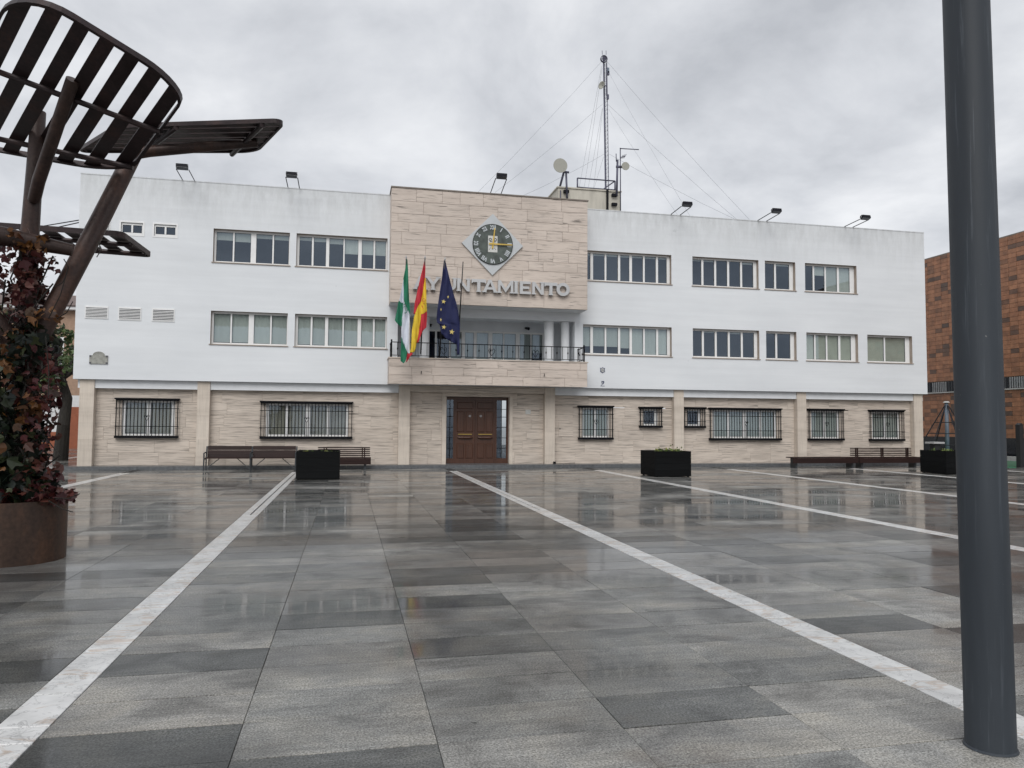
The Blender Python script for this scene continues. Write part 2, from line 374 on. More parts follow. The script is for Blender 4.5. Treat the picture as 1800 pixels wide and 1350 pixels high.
M = dict(
    plaster=white_plaster(), trav=travertine('travertine_split'), travp=travertine('travertine_lined', False, (0.64, 0.57, 0.50), True),
    travv=travertine('travertine_column', True, (0.65, 0.585, 0.51)),
    soffit=plain('soffit_plaster', (0.70, 0.72, 0.74), 0.85, var=0.05, scale=2), beam=plain('beam_paint', (0.72, 0.735, 0.75), 0.75, var=0.05, scale=3),
    reveal=plain('reveal_stone', (0.36, 0.30, 0.25), 0.8, var=0.15, scale=4), frame=plain('white_aluminium', (0.80, 0.80, 0.79), 0.4, var=0.04),
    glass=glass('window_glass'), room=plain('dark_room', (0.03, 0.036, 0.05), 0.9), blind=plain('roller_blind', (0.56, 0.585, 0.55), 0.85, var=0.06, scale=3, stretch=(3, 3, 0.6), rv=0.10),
    blind2=plain('beige_blind', (0.56, 0.57, 0.49), 0.85, var=0.10, scale=2, rv=0.1), curtain=plain('net_curtain', (0.40, 0.37, 0.31), 0.9, var=0.35, scale=3, stretch=(6, 1, 0.2)),
    iron=plain('black_iron', (0.006, 0.006, 0.008), 0.6, var=0.2, spec=0.15), plinth=plain('granite_plinth', (0.10, 0.105, 0.11), 0.4, var=0.3, scale=14, bmp=0.2, coat=0.6),
    slab=paving('wet_granite'), slabf=paving('wet_granite_field', True), marble=marble(), joint=plain('joint_grit', (0.03, 0.03, 0.03), 0.7, var=0.4, scale=30),
    corten=corten(), rust=corten('rusty_pipe', (0.060, 0.036, 0.030)), cor_planter=corten('corten_planter', (0.066, 0.038, 0.026)),
    steelcol=column_paint(),
    silver=plain('brushed_aluminium', (0.52, 0.52, 0.52), 0.45, 0.35, var=0.06), clockpanel=plain('clock_panel', (0.52, 0.54, 0.55), 0.6, var=0.04),
    dial=plain('slate_dial', (0.07, 0.085, 0.075), 0.55, var=0.45, scale=4), gold=plain('gold_hand', (0.62, 0.43, 0.10), 0.3, 0.5, var=0.05), numeral=plain('numeral_grey', (0.52, 0.55, 0.57), 0.5),
    bench=wood('dark_bench_wood', (0.030, 0.016, 0.014), 'X', spec=0.2), benchiron=plain('bench_iron', (0.05, 0.055, 0.06), 0.45, 0.3), planter=wood('black_planter_wood', (0.006, 0.0065, 0.007), 'X', 0.7, spec=0.12),
    soil=plain('soil', (0.03, 0.022, 0.016), 0.95, var=0.4, scale=20, bmp=0.5), door=wood('door_wood', (0.072, 0.027, 0.013), 'Z', 0.4, 0.08),
    lampblack=plain('lamp_black', (0.008, 0.008, 0.012), 0.6, 0.0, spec=0.15), lampglass=plain('lamp_glass', (0.03, 0.035, 0.045), 0.15, var=0.05),
    mast=plain('galvanised_mast', (0.10, 0.10, 0.14), 0.5, 0.5, var=0.2), mastlight=plain('galvanised_light', (0.42, 0.43, 0.45), 0.5, 0.3), wire=plain('wire', (0.16, 0.17, 0.19), 0.5), dish=plain('dish_grey', (0.34, 0.335, 0.29), 0.6, var=0.05),
    hut=plain('roof_hut_render', (0.50, 0.47, 0.405), 0.85, var=0.16, scale=2, stretch=(2, 2, 0.4)), coping=plain('coping', (0.20, 0.17, 0.145), 0.7, var=0.2),
    green=plain('flag_green', (0.012, 0.16, 0.085), 0.75, var=0.1), white=plain('flag_white', (0.62, 0.65, 0.72), 0.75, var=0.06), red=plain('flag_red', (0.50, 0.025, 0.04), 0.75, var=0.1), yellow=plain('flag_yellow', (0.72, 0.50, 0.035), 0.75, var=0.08), blue=plain('flag_blue', (0.006, 0.010, 0.062), 0.75, var=0.15),
    star=plain('star_gold', (0.65, 0.52, 0.16), 0.7), pole=plain('dark_pole', (0.02, 0.018, 0.017), 0.45), sign_blue=plain('sign_blue', (0.02, 0.035, 0.10), 0.5), sign_white=plain('sign_white', (0.58, 0.58, 0.55), 0.5), plaque=plain('weathered_tile', (0.30, 0.30, 0.27), 0.7, var=0.3, scale=9), plaqued=plain('plaque_corner', (0.08, 0.08, 0.09), 0.6),
    rubber=plain('green_rubber', (0.03, 0.17, 0.09), 0.5, var=0.15, coat=0.5), asphalt=plain('wet_ground', (0.10, 0.10, 0.10), 0.28, var=0.25, scale=2), roofgrey=plain('roof_gravel', (0.25, 0.25, 0.24), 0.9, var=0.2, scale=10),
    housewall=plain('ochre_render', (0.36, 0.24, 0.17), 0.85, var=0.15), housewhite=plain('white_render', (0.66, 0.66, 0.66), 0.85, var=0.06), terracotta=plain('terracotta_band', (0.28, 0.085, 0.04), 0.7), rooftile=plain('roof_tiles', (0.16, 0.12, 0.11), 0.8, var=0.2, rv=0.15),
    bark=plain('bark', (0.030, 0.026, 0.022), 0.9, var=0.4, scale=8, bmp=0.6, stretch=(3, 3, 0.6)), darkglass=plain('dark_glazing', (0.012, 0.016, 0.022), 0.12), ledge=plain('pale_ledge', (0.45, 0.45, 0.44), 0.7),
    bpost=plain('dark_timber', (0.02, 0.02, 0.022), 0.6), blueish=plain('blue_grey_pole', (0.16, 0.20, 0.25), 0.45), rope=plain('black_rope', (0.02, 0.02, 0.025), 0.8), shutter=plain('pale_shutter', (0.40, 0.41, 0.42), 0.6, var=0.1))
def tiles_mat():
    m, t, b = newmat('clay_tiles'); r = orand(t)
    a = N(t, 'ShaderNodeAttribute'); a.attribute_name = 'tone'
    rr = math_(t, 'FRACT', math_(t, 'ADD', r, a.outputs['Fac']))
    c = ramp(t, rr, [(0.0, (0.09, 0.058, 0.044)), (0.08, (0.13, 0.072, 0.048)), (0.14, (0.25, 0.115, 0.060)), (0.5, (0.32, 0.140, 0.072)), (0.8, (0.36, 0.165, 0.086)), (1.0, (0.29, 0.13, 0.066))])
    c = mixc(t, 1.0, c, ramp(t, noise(t, pos(t), 3, 5), [(0.3, 0.7), (0.7, 1.25)]), 'MULTIPLY')
    L(t, c, b.inputs['Base Color']); b.inputs['Roughness'].default_value = 0.45; return m
M['tile'] = tiles_mat(); M['mortar'] = plain('tile_mortar', (0.30, 0.24, 0.19), 0.85)

# ================================================================== THE SETTING
g = MB(); g.box(-400, 400, -150, 900, -0.6, -0.06)
tag(g.build('ground', M['asphalt']), kind='structure')

# plaza: grit bed, granite slabs in aligned rows, marble strips between the fields
PX0, PX1, PY0, PY1 = -40.0, 44.0, -6.0, 27.62
g = MB(); g.box(PX0, PX1, PY0, 60, -0.055, -0.014)
plaza = tag(g.build('plaza', M['joint']), kind='structure')
ROW, STRIP = 0.464, 0.27
strip_x = [-1.64 + 5.205 * k for k in range(-8, 9)]
SW = (5.205 - STRIP) / 5
GAP = 0.0016
def slab_mesh():
    m = MB(); hx, hy, c, h = SW / 2 - GAP, ROW / 2 - GAP * 1.9, 0.0022, 0.03
    P = [(-hx, -hy), (hx, -hy), (hx, hy), (-hx, hy)]; Q = [(-hx + c, -hy + c), (hx - c, -hy + c), (hx - c, hy - c), (-hx + c, hy - c)]
    m.v = [(x, y, -h) for x, y in P] + [(x, y, -c) for x, y in P] + [(x, y, 0) for x, y in Q]
    m.f = [(8, 9, 10, 11)]
    for k in range(4):
        l = (k + 1) % 4; m.f += [(k, l, 4 + l, 4 + k), (4 + k, 4 + l, 8 + l, 8 + k)]
    return m
smb = slab_mesh()
sme = bpy.data.meshes.new('paving_slab'); sme.from_pydata(smb.v, [], smb.f); sme.materials.append(M['slab'])
cells = []
rows = int((58 - PY0) / ROW)
for i in range(rows):
    y = 3.86 - 21 * ROW + (i + 0.5) * ROW
    for k, sx in enumerate(strip_x[:-1]):
        for j in range(5):
            x = sx + STRIP / 2 + SW * (j + 0.5)
            if x < PX0 or x > PX1: continue
            if y > PY1 - 0.1 and -9.4 < x < 24.8: continue
            if y > 30 and (x > 30 or x < -30): continue
            u, v, d = px_of((x, y, 0)); vis = d > 0.5 and -150 < u < 1950 and v < 1500
            cells.append((0 if vis else 1, d if d > 0 else 1e3 - d, x, y))
cells.sort()
rs = random.Random(3)
field = MB(); tones = []
for n, (_, d, x, y) in enumerate(cells):
    tx, ty, dz = rs.gauss(0, 0.0024), rs.gauss(0, 0.0012), rs.gauss(0, 0.0008)
    if n < 300:
        inst('paving_slab', sme, plaza, (x, y, dz), (tx, ty, 0))
    else:
        i0 = len(field.v); tn = rs.random()
        for a, b_, c in smb.v: field.v.append((x + a, y + b_, c + dz + b_ * tx - a * ty))
        for f in smb.f: field.f.append(tuple(i0 + q for q in f)); tones.append(tn)
fo = field.build('paving_field', M['slabf'], plaza, fix=False); tag(fo, kind='stuff')
at_ = fo.data.attributes.new('tone', 'FLOAT', 'FACE'); at_.data.foreach_set('value', tones)

def strip_piece(x0, x1, y0, y1, sk):
    m = MB(); c = 0.003
    P = [(x0, y0 + sk), (x1, y0 - sk), (x1, y1 - sk), (x0, y1 + sk)]
    q = [(x0 + c, y0 + sk + c), (x1 - c, y0 - sk + c), (x1 - c, y1 - sk - c), (x0 + c, y1 + sk - c)]
    m.v = [(x, y, -0.03) for x, y in P] + [(x, y, 0.0) for x, y in P] + [(x, y, 0.003) for x, y in q]
    m.f = [(8, 9, 10, 11)]
    for k in range(4):
        l = (k + 1) % 4; m.f += [(k, l, 4 + l, 4 + k), (4 + k, 4 + l, 8 + l, 8 + k)]
    return m
far = MB()
for sx in strip_x:
    if sx < PX0 or sx > PX1: continue
    near_vis = -8 < sx < 20
    y = -4.0; skp = 0.006
    while y < 13.9:
        ln = rs.choice((0.22, 0.3, 0.36, 0.42, 0.5)); sk0 = skp
        m = strip_piece(sx - STRIP / 2 + 0.004, sx + STRIP / 2 - 0.004, y + 0.006, min(y + ln, 13.9) - 0.006, sk0)
        u, v, d = px_of((sx, y, 0))
        if d > 0 and -100 < u < 1900 and v < 1450 and near_vis: m.build('marble_piece', M['marble'], plaza, fix=False)
        else:
            i0 = len(far.v); far.v += m.v; far.f += [tuple(i0 + q for q in f) for f in m.f]
        y += ln
    # beyond: two narrow bands with a slot between them
    y = min(y, 13.9)
    yend = 25.9 if -9.4 < sx < 24.8 else 50
    while y < yend:
        for a, b_ in ((-0.135, -0.014), (0.014, 0.135)):
            m = strip_piece(sx + a, sx + b_, y + 0.003, min(y + 0.9, yend) - 0.003, 0)
            i0 = len(far.v); far.v += m.v; far.f += [tuple(i0 + q for q in f) for f in m.f]
        y += 0.9
tag(far.build('marble_strips', M['marble'], plaza, fix=False), kind='stuff')

# ================================================================== TOWN HALL
DW, DT, DC, DG = 27.85, 26.95, 27.97, 28.22
TH = thing('town_hall', (0, DW, 0), 'white three-storey town hall with travertine ground floor and central clock block', 'building')
X0, X1, Z0, Z1 = -9.08, 24.36, 3.05, 10.07

def cut_rects(rects, holes):
    for hx0, hx1, hz0, hz1 in holes:
        o = []
        for a, b_, c, d in rects:
            if hx1 <= a or hx0 >= b_ or hz1 <= c or hz0 >= d: o.append((a, b_, c, d)); continue
            if c < hz0: o.append((a, b_, c, hz0))
            if d > hz1: o.append((a, b_, hz1, d))
            c2, d2 = max(c, hz0), min(d, hz1)
            if a < hx0: o.append((a, hx0, c2, d2))
            if b_ > hx1: o.append((hx1, b_, c2, d2))
        rects = o
    return [r for r in rects if r[1] - r[0] > 0.03 and r[3] - r[2] > 0.03]

U, V_ = (7.26, 8.45), (4.36, 5.53)
# opening x0,x1,z0,z1, panes as (fraction0, fraction1), blinds (0..1 drop), blind material
wins = [
    (-4.76, -2.17, *U, [(.03, .245), (.265, .48), (.55, .765), (.785, .985)], [.25, .28, .12, .14], 'blind'),
    (-1.94, 1.30, *U, [(.03, .165), (.185, .32), (.355, .51), (.525, .675), (.715, .845), (.865, .985)], [.10, .12, .17, .5, .5, .5], 'blind'),
    (-4.77, -2.18, *V_, [(.03, .245), (.265, .48), (.55, .765), (.785, .985)], [1, 1, 1, 1], 'blind'),
    (-1.93, 1.33, *V_, [(.03, .165), (.185, .32), (.355, .51), (.525, .675), (.715, .845), (.865, .985)], [1, 1, 1, 1, 1, 1], 'blind'),
    (8.85, 12.55, *U, [(.01, .095), (.125, .255), (.275, .405), (.43, .535), (.565, .69), (.71, .84), (.865, .965)], [.05, .05, .05, .05, .05, .05, .05], 'blind'),
    (8.85, 12.55, *V_, [(.01, .095), (.125, .255), (.275, .405), (.43, .535), (.565, .69), (.71, .84), (.865, .965)], [.72, .72, .72, .76, 1, 1, 1], 'blind'),
    (13.46, 16.40, *U, [(.015, .16), (.19, .355), (.385, .55), (.58, .75), (.78, .95)], [.04, .04, .0, .0, .06], 'blind'),
    (13.46, 16.40, *V_, [(.015, .16), (.19, .355), (.385, .55), (.58, .75), (.78, .95)], [.0, .03, .0, .05, .0], 'blind'),
    (16.69, 18.09, *U, [(.03, .37), (.43, .87)], [.0, .05], 'blind'),
    (16.71, 18.10, *V_, [(.03, .37), (.43, .87)], [.0, .0], 'blind'),
    (18.54, 20.99, *U, [(.02, .19), (.22, .42), (.45, .66), (.70, .91)], [.0, .35, 1, 1], 'blind'),
    (18.56, 21.00, *V_, [(.02, .19), (.22, .42), (.45, .66), (.70, .91)], [1, 1, 1, 1], 'blind2'),
    (21.45, 23.65, *V_, [(.02, .42), (.45, .90)], [1, 1], 'blind2'),
    (-7.76, -7.06, 8.07, 8.48, [(.06, .46), (.54, .94)], [0, 0], 'blind'),
    (-6.70, -5.98, 8.07, 8.48, [(.06, .46), (.54, .94)], [0, 0], 'blind'),
]
LOG = (1.72, 8.52, 3.97, 5.78)          # loggia opening
holes = [w_[:4] for w_ in wins] + [LOG]
xs = sorted({X0, X1, *[h[0] for h in holes], *[h[1] for h in holes]}); zs = sorted({Z0, Z1, *[h[2] for h in holes], *[h[3] for h in holes]})
m = MB()
for i in range(len(xs) - 1):
    for j in range(len(zs) - 1):
        cx, cz = (xs[i] + xs[i + 1]) / 2, (zs[j] + zs[j + 1]) / 2
        if any(h[0] < cx < h[1] and h[2] < cz < h[3] for h in holes): continue
        m.face([(xs[i], DW, zs[j]), (xs[i + 1], DW, zs[j]), (xs[i + 1], DW, zs[j + 1]), (xs[i], DW, zs[j + 1])])
YB = 40.0
m.face([(X0, DW, Z0), (X0, DW, Z1), (X0, YB, Z1), (X0, YB, Z0)]); m.face([(X1, DW, Z0), (X1, YB, Z0), (X1, YB, Z1), (X1, DW, Z1)])
m.face([(X0, YB, Z0), (X0, YB, Z1), (X1, YB, Z1), (X1, YB, Z0)])
for (a, b_, c, d) in ((X0, X1, DW, DW + .28), (X0, X1, YB - .28, YB), (X0, X0 + .28, DW + .28, YB - .28), (X1 - .28, X1, DW + .28, YB - .28)):
    m.face([(a, c, Z1), (b_, c, Z1), (b_, d, Z1), (a, d, Z1)])
m.face([(X0, DW + .28, Z1), (X1, DW + .28, Z1), (X1, DW + .28, 9.5), (X0, DW + .28, 9.5)])
m.face([(X0 + .28, DW, Z1), (X0 + .28, YB, Z1), (X0 + .28, YB, 9.5), (X0 + .28, DW, 9.5)])
m.face([(X1 - .28, DW, Z1), (X1 - .28, YB, Z1), (X1 - .28, YB, 9.5), (X1 - .28, DW, 9.5)])
m.face([(X0, YB - .28, Z1), (X1, YB - .28, Z1), (X1, YB - .28, 9.5), (X0, YB - .28, 9.5)])
m.build('upper_wall', M['plaster'], TH, fix=False)
m = MB(); m.face([(X0, DW, Z0 + .001), (X1, DW, Z0 + .001), (X1, DG + .3, Z0 + .001), (X0, DG + .3, Z0 + .001)])
m.build('soffit', M['soffit'], TH)
m = MB(); m.face([(X0 + .28, DW + .28, 9.5), (X1 - .28, DW + .28, 9.5), (X1 - .28, YB - .28, 9.5), (X0 + .28, YB - .28, 9.5)])
m.build('roof', M['roofgrey'], TH)
m = MB(); m.box(X0 - .004, X1 + .004, DW - .012, DW + .29, Z1, Z1 + .035); m.build('parapet_coping', M['plaster'], TH)

def make_window(x0, x1, z0, z1, panes, blinds, bm_, yw, depth, name='window', rev='reveal'):
    yf = yw + depth; fr = MB(); fw = 0.045; W = x1 - x0
    ix0, ix1, iz0, iz1 = x0 + .004, x1 - .004, z0 + .004, z1 - .004
    # frame bars: fill everything that is not a pane
    pz0, pz1 = z0 + 0.07, z1 - 0.075
    fr.box(ix0, ix1, yf, yf + .06, iz0, pz0); fr.box(ix0, ix1, yf, yf + .06, pz1, iz1)
    edges = [x0 + .004]
    for a, b_ in panes: edges += [x0 + W * a, x0 + W * b_]
    edges.append(x1 - .004)
    for k in range(0, len(edges), 2):
        a, b_ = edges[k], edges[k + 1]
        if b_ - a > 0.004: fr.box(a, b_, yf - (.012 if k % 4 == 2 else .0), yf + .055, pz0, pz1)
    fo = fr.build(name, M['frame'], TH)
    rv = MB()
    rv.face([(x0, yw, z0), (x0, yw, z1), (x0, yf + .06, z1), (x0, yf + .06, z0)]); rv.face([(x1, yw, z0), (x1, yf + .06, z0), (x1, yf + .06, z1), (x1, yw, z1)])
    rv.face([(x0, yw, z1), (x1, yw, z1), (x1, yf + .06, z1), (x0, yf + .06, z1)]); rv.face([(x0, yw, z0), (x0, yf + .06, z0), (x1, yf + .06, z0), (x1, yw, z0)])
    rv.build('reveal', M[rev], fo)
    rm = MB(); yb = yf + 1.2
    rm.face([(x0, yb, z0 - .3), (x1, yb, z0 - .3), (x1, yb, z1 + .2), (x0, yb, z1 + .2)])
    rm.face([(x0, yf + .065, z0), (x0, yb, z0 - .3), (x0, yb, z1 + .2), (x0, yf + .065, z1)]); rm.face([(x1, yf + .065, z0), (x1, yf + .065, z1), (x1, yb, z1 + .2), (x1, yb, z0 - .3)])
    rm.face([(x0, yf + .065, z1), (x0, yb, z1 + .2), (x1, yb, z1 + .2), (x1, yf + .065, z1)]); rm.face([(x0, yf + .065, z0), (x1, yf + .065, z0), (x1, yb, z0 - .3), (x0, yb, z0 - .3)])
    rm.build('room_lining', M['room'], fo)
    for (a, b_), bl in zip(panes, blinds):
        pa, pb = x0 + W * a, x0 + W * b_
        p = MB(); p.box(pa - .008, pb + .008, yf + .022, yf + .03, pz0 - .008, pz1 + .008); p.build('pane', M['glass'], fo)
        gk = MB()
        for q in ((pa, pa + .008, pz0, pz1), (pb - .008, pb, pz0, pz1), (pa + .008, pb - .008, pz0, pz0 + .008), (pa + .008, pb - .008, pz1 - .008, pz1)): gk.box(q[0], q[1], yf + .008, yf + .02, q[2], q[3])
        gk.build('gasket', M['iron'], fo)
        if bl > 0:
            zb = pz1 - (pz1 - pz0) * bl * random.uniform(.97, 1.0)
            q = MB(); q.box(pa - .02, pb + .02, yf + .062, yf + .068, zb, pz1 + .03)
            if bl < 1: q.box(pa - .02, pb + .02, yf + .058, yf + .072, zb - .02, zb)
            q.build('blind', M[bm_], fo)
    return fo
for a, b_, c, d, panes, bl, bmn in wins:
    small = (b_ - a) < 1.0
    fo = make_window(a, b_, c, d, panes, bl, bmn, DW, 0.035 if small else 0.17, rev='frame' if small else 'reveal')
    if small:
        q = MB()
        for r_ in ((a - .05, b_ + .05, c - .05, c), (a - .05, b_ + .05, d, d + .05), (a - .05, a, c, d), (b_, b_ + .05, c, d)): q.box(r_[0], r_[1], DW - .012, DW + .03, r_[2], r_[3])
        q.build('casing', M['frame'], fo)
    else:
        q = MB(); q.box(a - .04, b_ + .04, DW - .035, DW + .168, c - .03, c - .003); q.build('sill', M['reveal'], fo)

# louvred vents on the left wing
for a, b_, c, d in ((-8.82, -8.09, 8.09, 8.49), (-8.79, -8.06, 5.11, 5.54), (-7.75, -7.02, 5.09, 5.54), (-6.68, -5.95, 5.08, 5.54)):
    q = MB()
    for r_ in ((a, b_, c, c + .03), (a, b_, d - .03, d), (a, a + .03, c + .03, d - .03), (b_ - .03, b_, c + .03, d - .03)): q.box(r_[0], r_[1], DW - .02, DW - .001, r_[2], r_[3])
    vo = q.build('louvre_vent', M['frame'], TH)
    bk = MB(); bk.box(a + .03, b_ - .03, DW - .006, DW - .002, c + .03, d - .03); bk.build('vent_back', M['room'], vo)
    n = 8
    for k in range(n):
        zc = c + .045 + (d - c - .09) * k / (n - 1)
        s_ = MB(); s_.obox(((a + b_) / 2, DW - .022, zc), ((b_ - a) / 2 - .032, 0, 0), (0, .010, .010), (0, -.003, .004)); s_.build('louvre', M['frame'], vo)

# central travertine block (upper storey) with stone slabs
def stone_wall(parent, x0, x1, z0, z1, yf, rows_, wmin, wmax, holes_, mat, seed, th=.03, gap=.0035):
    r_ = random.Random(seed); n = 0
    for k in range(len(rows_) - 1):
        za, zb = rows_[k], rows_[k + 1]; x = x0 - r_.uniform(0, wmin * .7); row = []
        while x < x1:
            wd = r_.uniform(wmin, wmax)
            if x1 - (x + wd) < wmin * .45: wd = x1 - x
            a, b_ = max(x, x0), min(x + wd, x1); x += wd
            if b_ - a > .02: row.append((a, b_, za, zb))
        for (a, b_, c, d) in cut_rects(row, holes_):
            m_ = MB(); m_.slab_front(a + gap, b_ - gap, yf - r_.uniform(0, .005), yf + th, c + gap, d - gap, .004)
            m_.build('stone_slab', mat, parent, fix=True); n += 1
    return n
TX0, TX1 = 1.38, 8.74
m = MB(); m.box(TX0, TX1, DT + .03, DW - .002, 5.95, 10.10); m.box(TX0 + .2, TX1 - .2, DW - .002, DW + .6, 9.3, 10.10)
blk = m.build('clock_block', M['trav'], TH)
rr = [5.95]
rz = random.Random(11)
while rr[-1] < 9.75: rr.append(rr[-1] + rz.choice((.30, .36, .42, .46)))
rr[-1] = 10.10
stone_wall(blk, TX0, TX1, 5.95, 10.10, DT, rr, .55, 1.7, [], M['trav'], 5)
m = MB(); m.box(TX0 - .03, TX1 + .03, DT - .03, DW + .3, 10.103, 10.15); m.build('block_coping', M['coping'], TH)
m = MB(); m.face([(TX0 + .01, DT + .03, 5.945), (TX1 - .01, DT + .03, 5.945), (TX1 - .01, DW, 5.945), (TX0 + .01, DW, 5.945)]); m.build('block_soffit', M['soffit'], TH)
# balcony
m = MB(); m.box(TX0, TX1, DT + .03, DT + .20, 3.05, 3.94); m.box(TX0, TX0 + .17, DT + .20, DW - .002, 3.05, 3.94); m.box(TX1 - .17, TX1, DT + .20, DW - .002, 3.05, 3.94)
par = m.build('balcony_parapet', M['trav'], TH)
stone_wall(par, TX0, TX1, 3.03, 3.94, DT, [3.03, 3.36, 3.65, 3.94], .6, 1.7, [], M['trav'], 9)
m = MB(); m.box(TX0 + .17, TX1 - .17, DT + .20, DW + 2.2, 3.20, 3.40); m.build('balcony_slab', M['soffit'], TH)
m = MB(); m.face([(TX0, DT + .03, 3.046), (TX1, DT + .03, 3.046), (TX1, DW, 3.046), (TX0, DW, 3.046)]); m.build('balcony_soffit', M['soffit'], TH)
m = MB(); m.box(TX0 - .03, TX1 + .03, DT - .025, DT + .23, 3.943, 3.985); m.box(TX0 - .03, TX0 + .19, DT + .23, DW - .004, 3.943, 3.985); m.box(TX1 - .19, TX1 + .03, DT + .23, DW - .004, 3.943, 3.985)
m.build('balcony_coping', M['travp'], TH)
# loggia recess
LX0, LX1, LZ0, LZ1 = LOG; LY = 29.8
m = MB()
m.face([(LX0, DW, LZ0 - .6), (LX0, DW, LZ1), (LX0, LY, LZ1), (LX0, LY, LZ0 - .6)]); m.face([(LX1, DW, LZ0 - .6), (LX1, LY, LZ0 - .6), (LX1, LY, LZ1), (LX1, DW, LZ1)])
m.face([(LX0, DW + .3, LZ1), (LX1, DW + .3, LZ1), (LX1, LY, LZ1), (LX0, LY, LZ1)])
for (a, b_, c, d) in cut_rects([(LX0, LX1, LZ0 - .6, LZ1)], [(2.9, 7.85, 3.38, 5.38)]): m.face([(a, LY, c), (b_, LY, c), (b_, LY, d), (a, LY, d)])
m.build('loggia_wall', M['soffit'], TH)
m = MB(); m.box(LX0, LX1, DW + .002, DW + .3, LZ1 - .16, LZ1 + .1); m.build('loggia_beam', M['soffit'], TH)
for cx in (2.74, 7.56, 8.22):
    m = MB(); m.path([(cx, 28.15, 3.4), (cx, 28.15, 5.63)], .185 if cx < 8 else .165, 24); o = m.build('round_column', M['beam'], TH); smooth_by_angle(o)
make_window(2.9, 7.85, 3.38, 5.38, [(.02, .085), (.10, .20), (.215, .30), (.33, .40), (.425, .52), (.555, .645), (.655, .75), (.785, .875), (.885, .975)], [0, 0, .6, .7, .62, .62, .62, .7, .4], 'blind', LY, .03, 'balcony_door', 'frame')
for cx in (3.02, 7.0):
    m = MB(); m.path([(cx, LY - .005, 5.56), (cx, LY - .14, 5.54), (cx + .1, LY - .26, 5.50)], [.03, .05, .065], 10); m.build('wall_lamp', M['lampblack'], TH)
# railing
rl = MB(); ry = DT + .10; zt, zb = 4.53, 4.06
def rail_seg(p0, p1, n):
    p0, p1 = Vector(p0), Vector(p1); d = (p1 - p0)
    nrm = Vector((-d.y, d.x, 0)).normalized(); dd = d.normalized(); L2 = d.length / 2
    c = (p0 + p1) / 2
    rl.obox((c.x, c.y, zt), dd * L2, nrm * .022, (0, 0, .014)); rl.obox((c.x, c.y, zb), dd * L2, nrm * .014, (0, 0, .010))
    for k in range(n + 1):
        p = p0 + d * (k / n); rl.tube((p.x, p.y, zb), (p.x, p.y, zt), .010, None, 6)
        if k % 2: rl.path([(p.x, p.y, 4.24), (p.x, p.y, 4.30), (p.x, p.y, 4.36)], [.008, .028, .008], 6)
rail_seg((1.46, ry, 0), (8.64, ry, 0), 34); rail_seg((1.46, ry, 0), (1.46, DW - .01, 0), 4); rail_seg((8.64, ry, 0), (8.64, DW - .01, 0), 4)
ro = rl.build('balcony_railing', M['iron'], TH)
for cx in (3.33, 5.10, 6.75):
    h = MB()
    for s in (-1, 1):
        h.path([(cx, ry - .012, 4.13), (cx + s * .09, ry - .012, 4.24), (cx + s * .115, ry - .012, 4.33), (cx + s * .08, ry - .012, 4.385), (cx + s * .03, ry - .012, 4.36), (cx + s * .02, ry - .012, 4.30)], .011, 6)
        h.path([(cx + s * .02, ry - .02, 4.06), (cx + s * .11, ry - .03, 4.04), (cx + s * .11, ry - .03, 3.995)], .010, 6)
    h.build('heart_ornament', M['iron'], ro)
for px_ in (1.46, 8.64):
    h = MB(); h.box(px_ - .025, px_ + .025, ry - .025, ry + .025, 3.985, 4.56); h.path([(px_, ry, 4.56), (px_, ry, 4.60), (px_, ry, 4.63)], [.02, .036, .008], 8); h.build('rail_post', M['iron'], ro)

# ground floor: wall of stone slabs, columns, beam, plinth
gw = [  # grilles: x0,x1 (outer bars), z top, z bottom, panes, tilt
    (-7.80, -5.79, 2.44, 1.06, 2, 'curtain'), (-3.06, 0.14, 2.40, 1.05, 4, 'curtain'), (8.77, 10.18, 2.38, 1.05, 2, 'blind'),
    (11.30, 12.24, 2.36, 1.53, 1, None), (13.19, 14.11, 2.37, 1.53, 1, None), (14.31, 17.51, 2.36, 1.04, 4, 'blind'), (18.79, 20.44, 2.37, 1.04, 2, 'blind'), (21.71, 23.38, 2.36, 1.03, 2, 'blind')]
gh = []
for a, b_, zt_, zb_, n, c in gw: gh.append((a + .17, b_ - .13, zb_ + .08, zt_ - .08))
DOOR = (3.60, 6.03, .0, 2.66)
m = MB()
gx0, gx1 = X0 + .18, X1 - .18
for (a, b_, c, d) in cut_rects([(gx0, gx1, .0, 3.06)], gh + [DOOR]): m.face([(a, DG + .03, c), (b_, DG + .03, c), (b_, DG + .03, d), (a, DG + .03, d)])
m.face([(gx0, DG + .03, 0), (gx0, DG + .03, 3.05), (gx0, YB - .2, 3.05), (gx0, YB - .2, 0)]); m.face([(gx1, DG + .03, 0), (gx1, YB - .2, 0), (gx1, YB - .2, 3.05), (gx1, DG + .03, 3.05)])
gwall = m.build('ground_floor_wall', M['travp'], TH)
stone_wall(gwall, gx0, gx1, .12, 2.80, DG, [.12, .56, 1.0, 1.44, 1.88, 2.32, 2.80], .9, 1.5, gh + [(3.44, 6.16, 0, 3)], M['travp'], 21, gap=.0014)
cols = [(-8.90, -8.45), (-5.16, -4.75), (1.81, 2.22), (7.37, 7.77), (12.70, 13.11), (18.17, 18.59), (23.77, 24.20)]
for a, b_ in cols:
    m = MB(); m.box(a + .004, b_ - .004, DC + .004, DG - .006, .12, 3.04); co = m.build('column', M['travv'], TH)
    for za, zb_ in ((.12, 1.02), (1.02, 1.86), (1.86, 3.045)):
        q = MB(); q.box(a, b_, DC, DG - .008, za + .003, zb_ - .003); q.build('column_stone', M['travv'], co)
prev = X0 + .1
bm_ = MB()
spans = []
for a, b_ in cols: spans.append((prev, a)); prev = b_
spans.append((prev, X1 - .1))
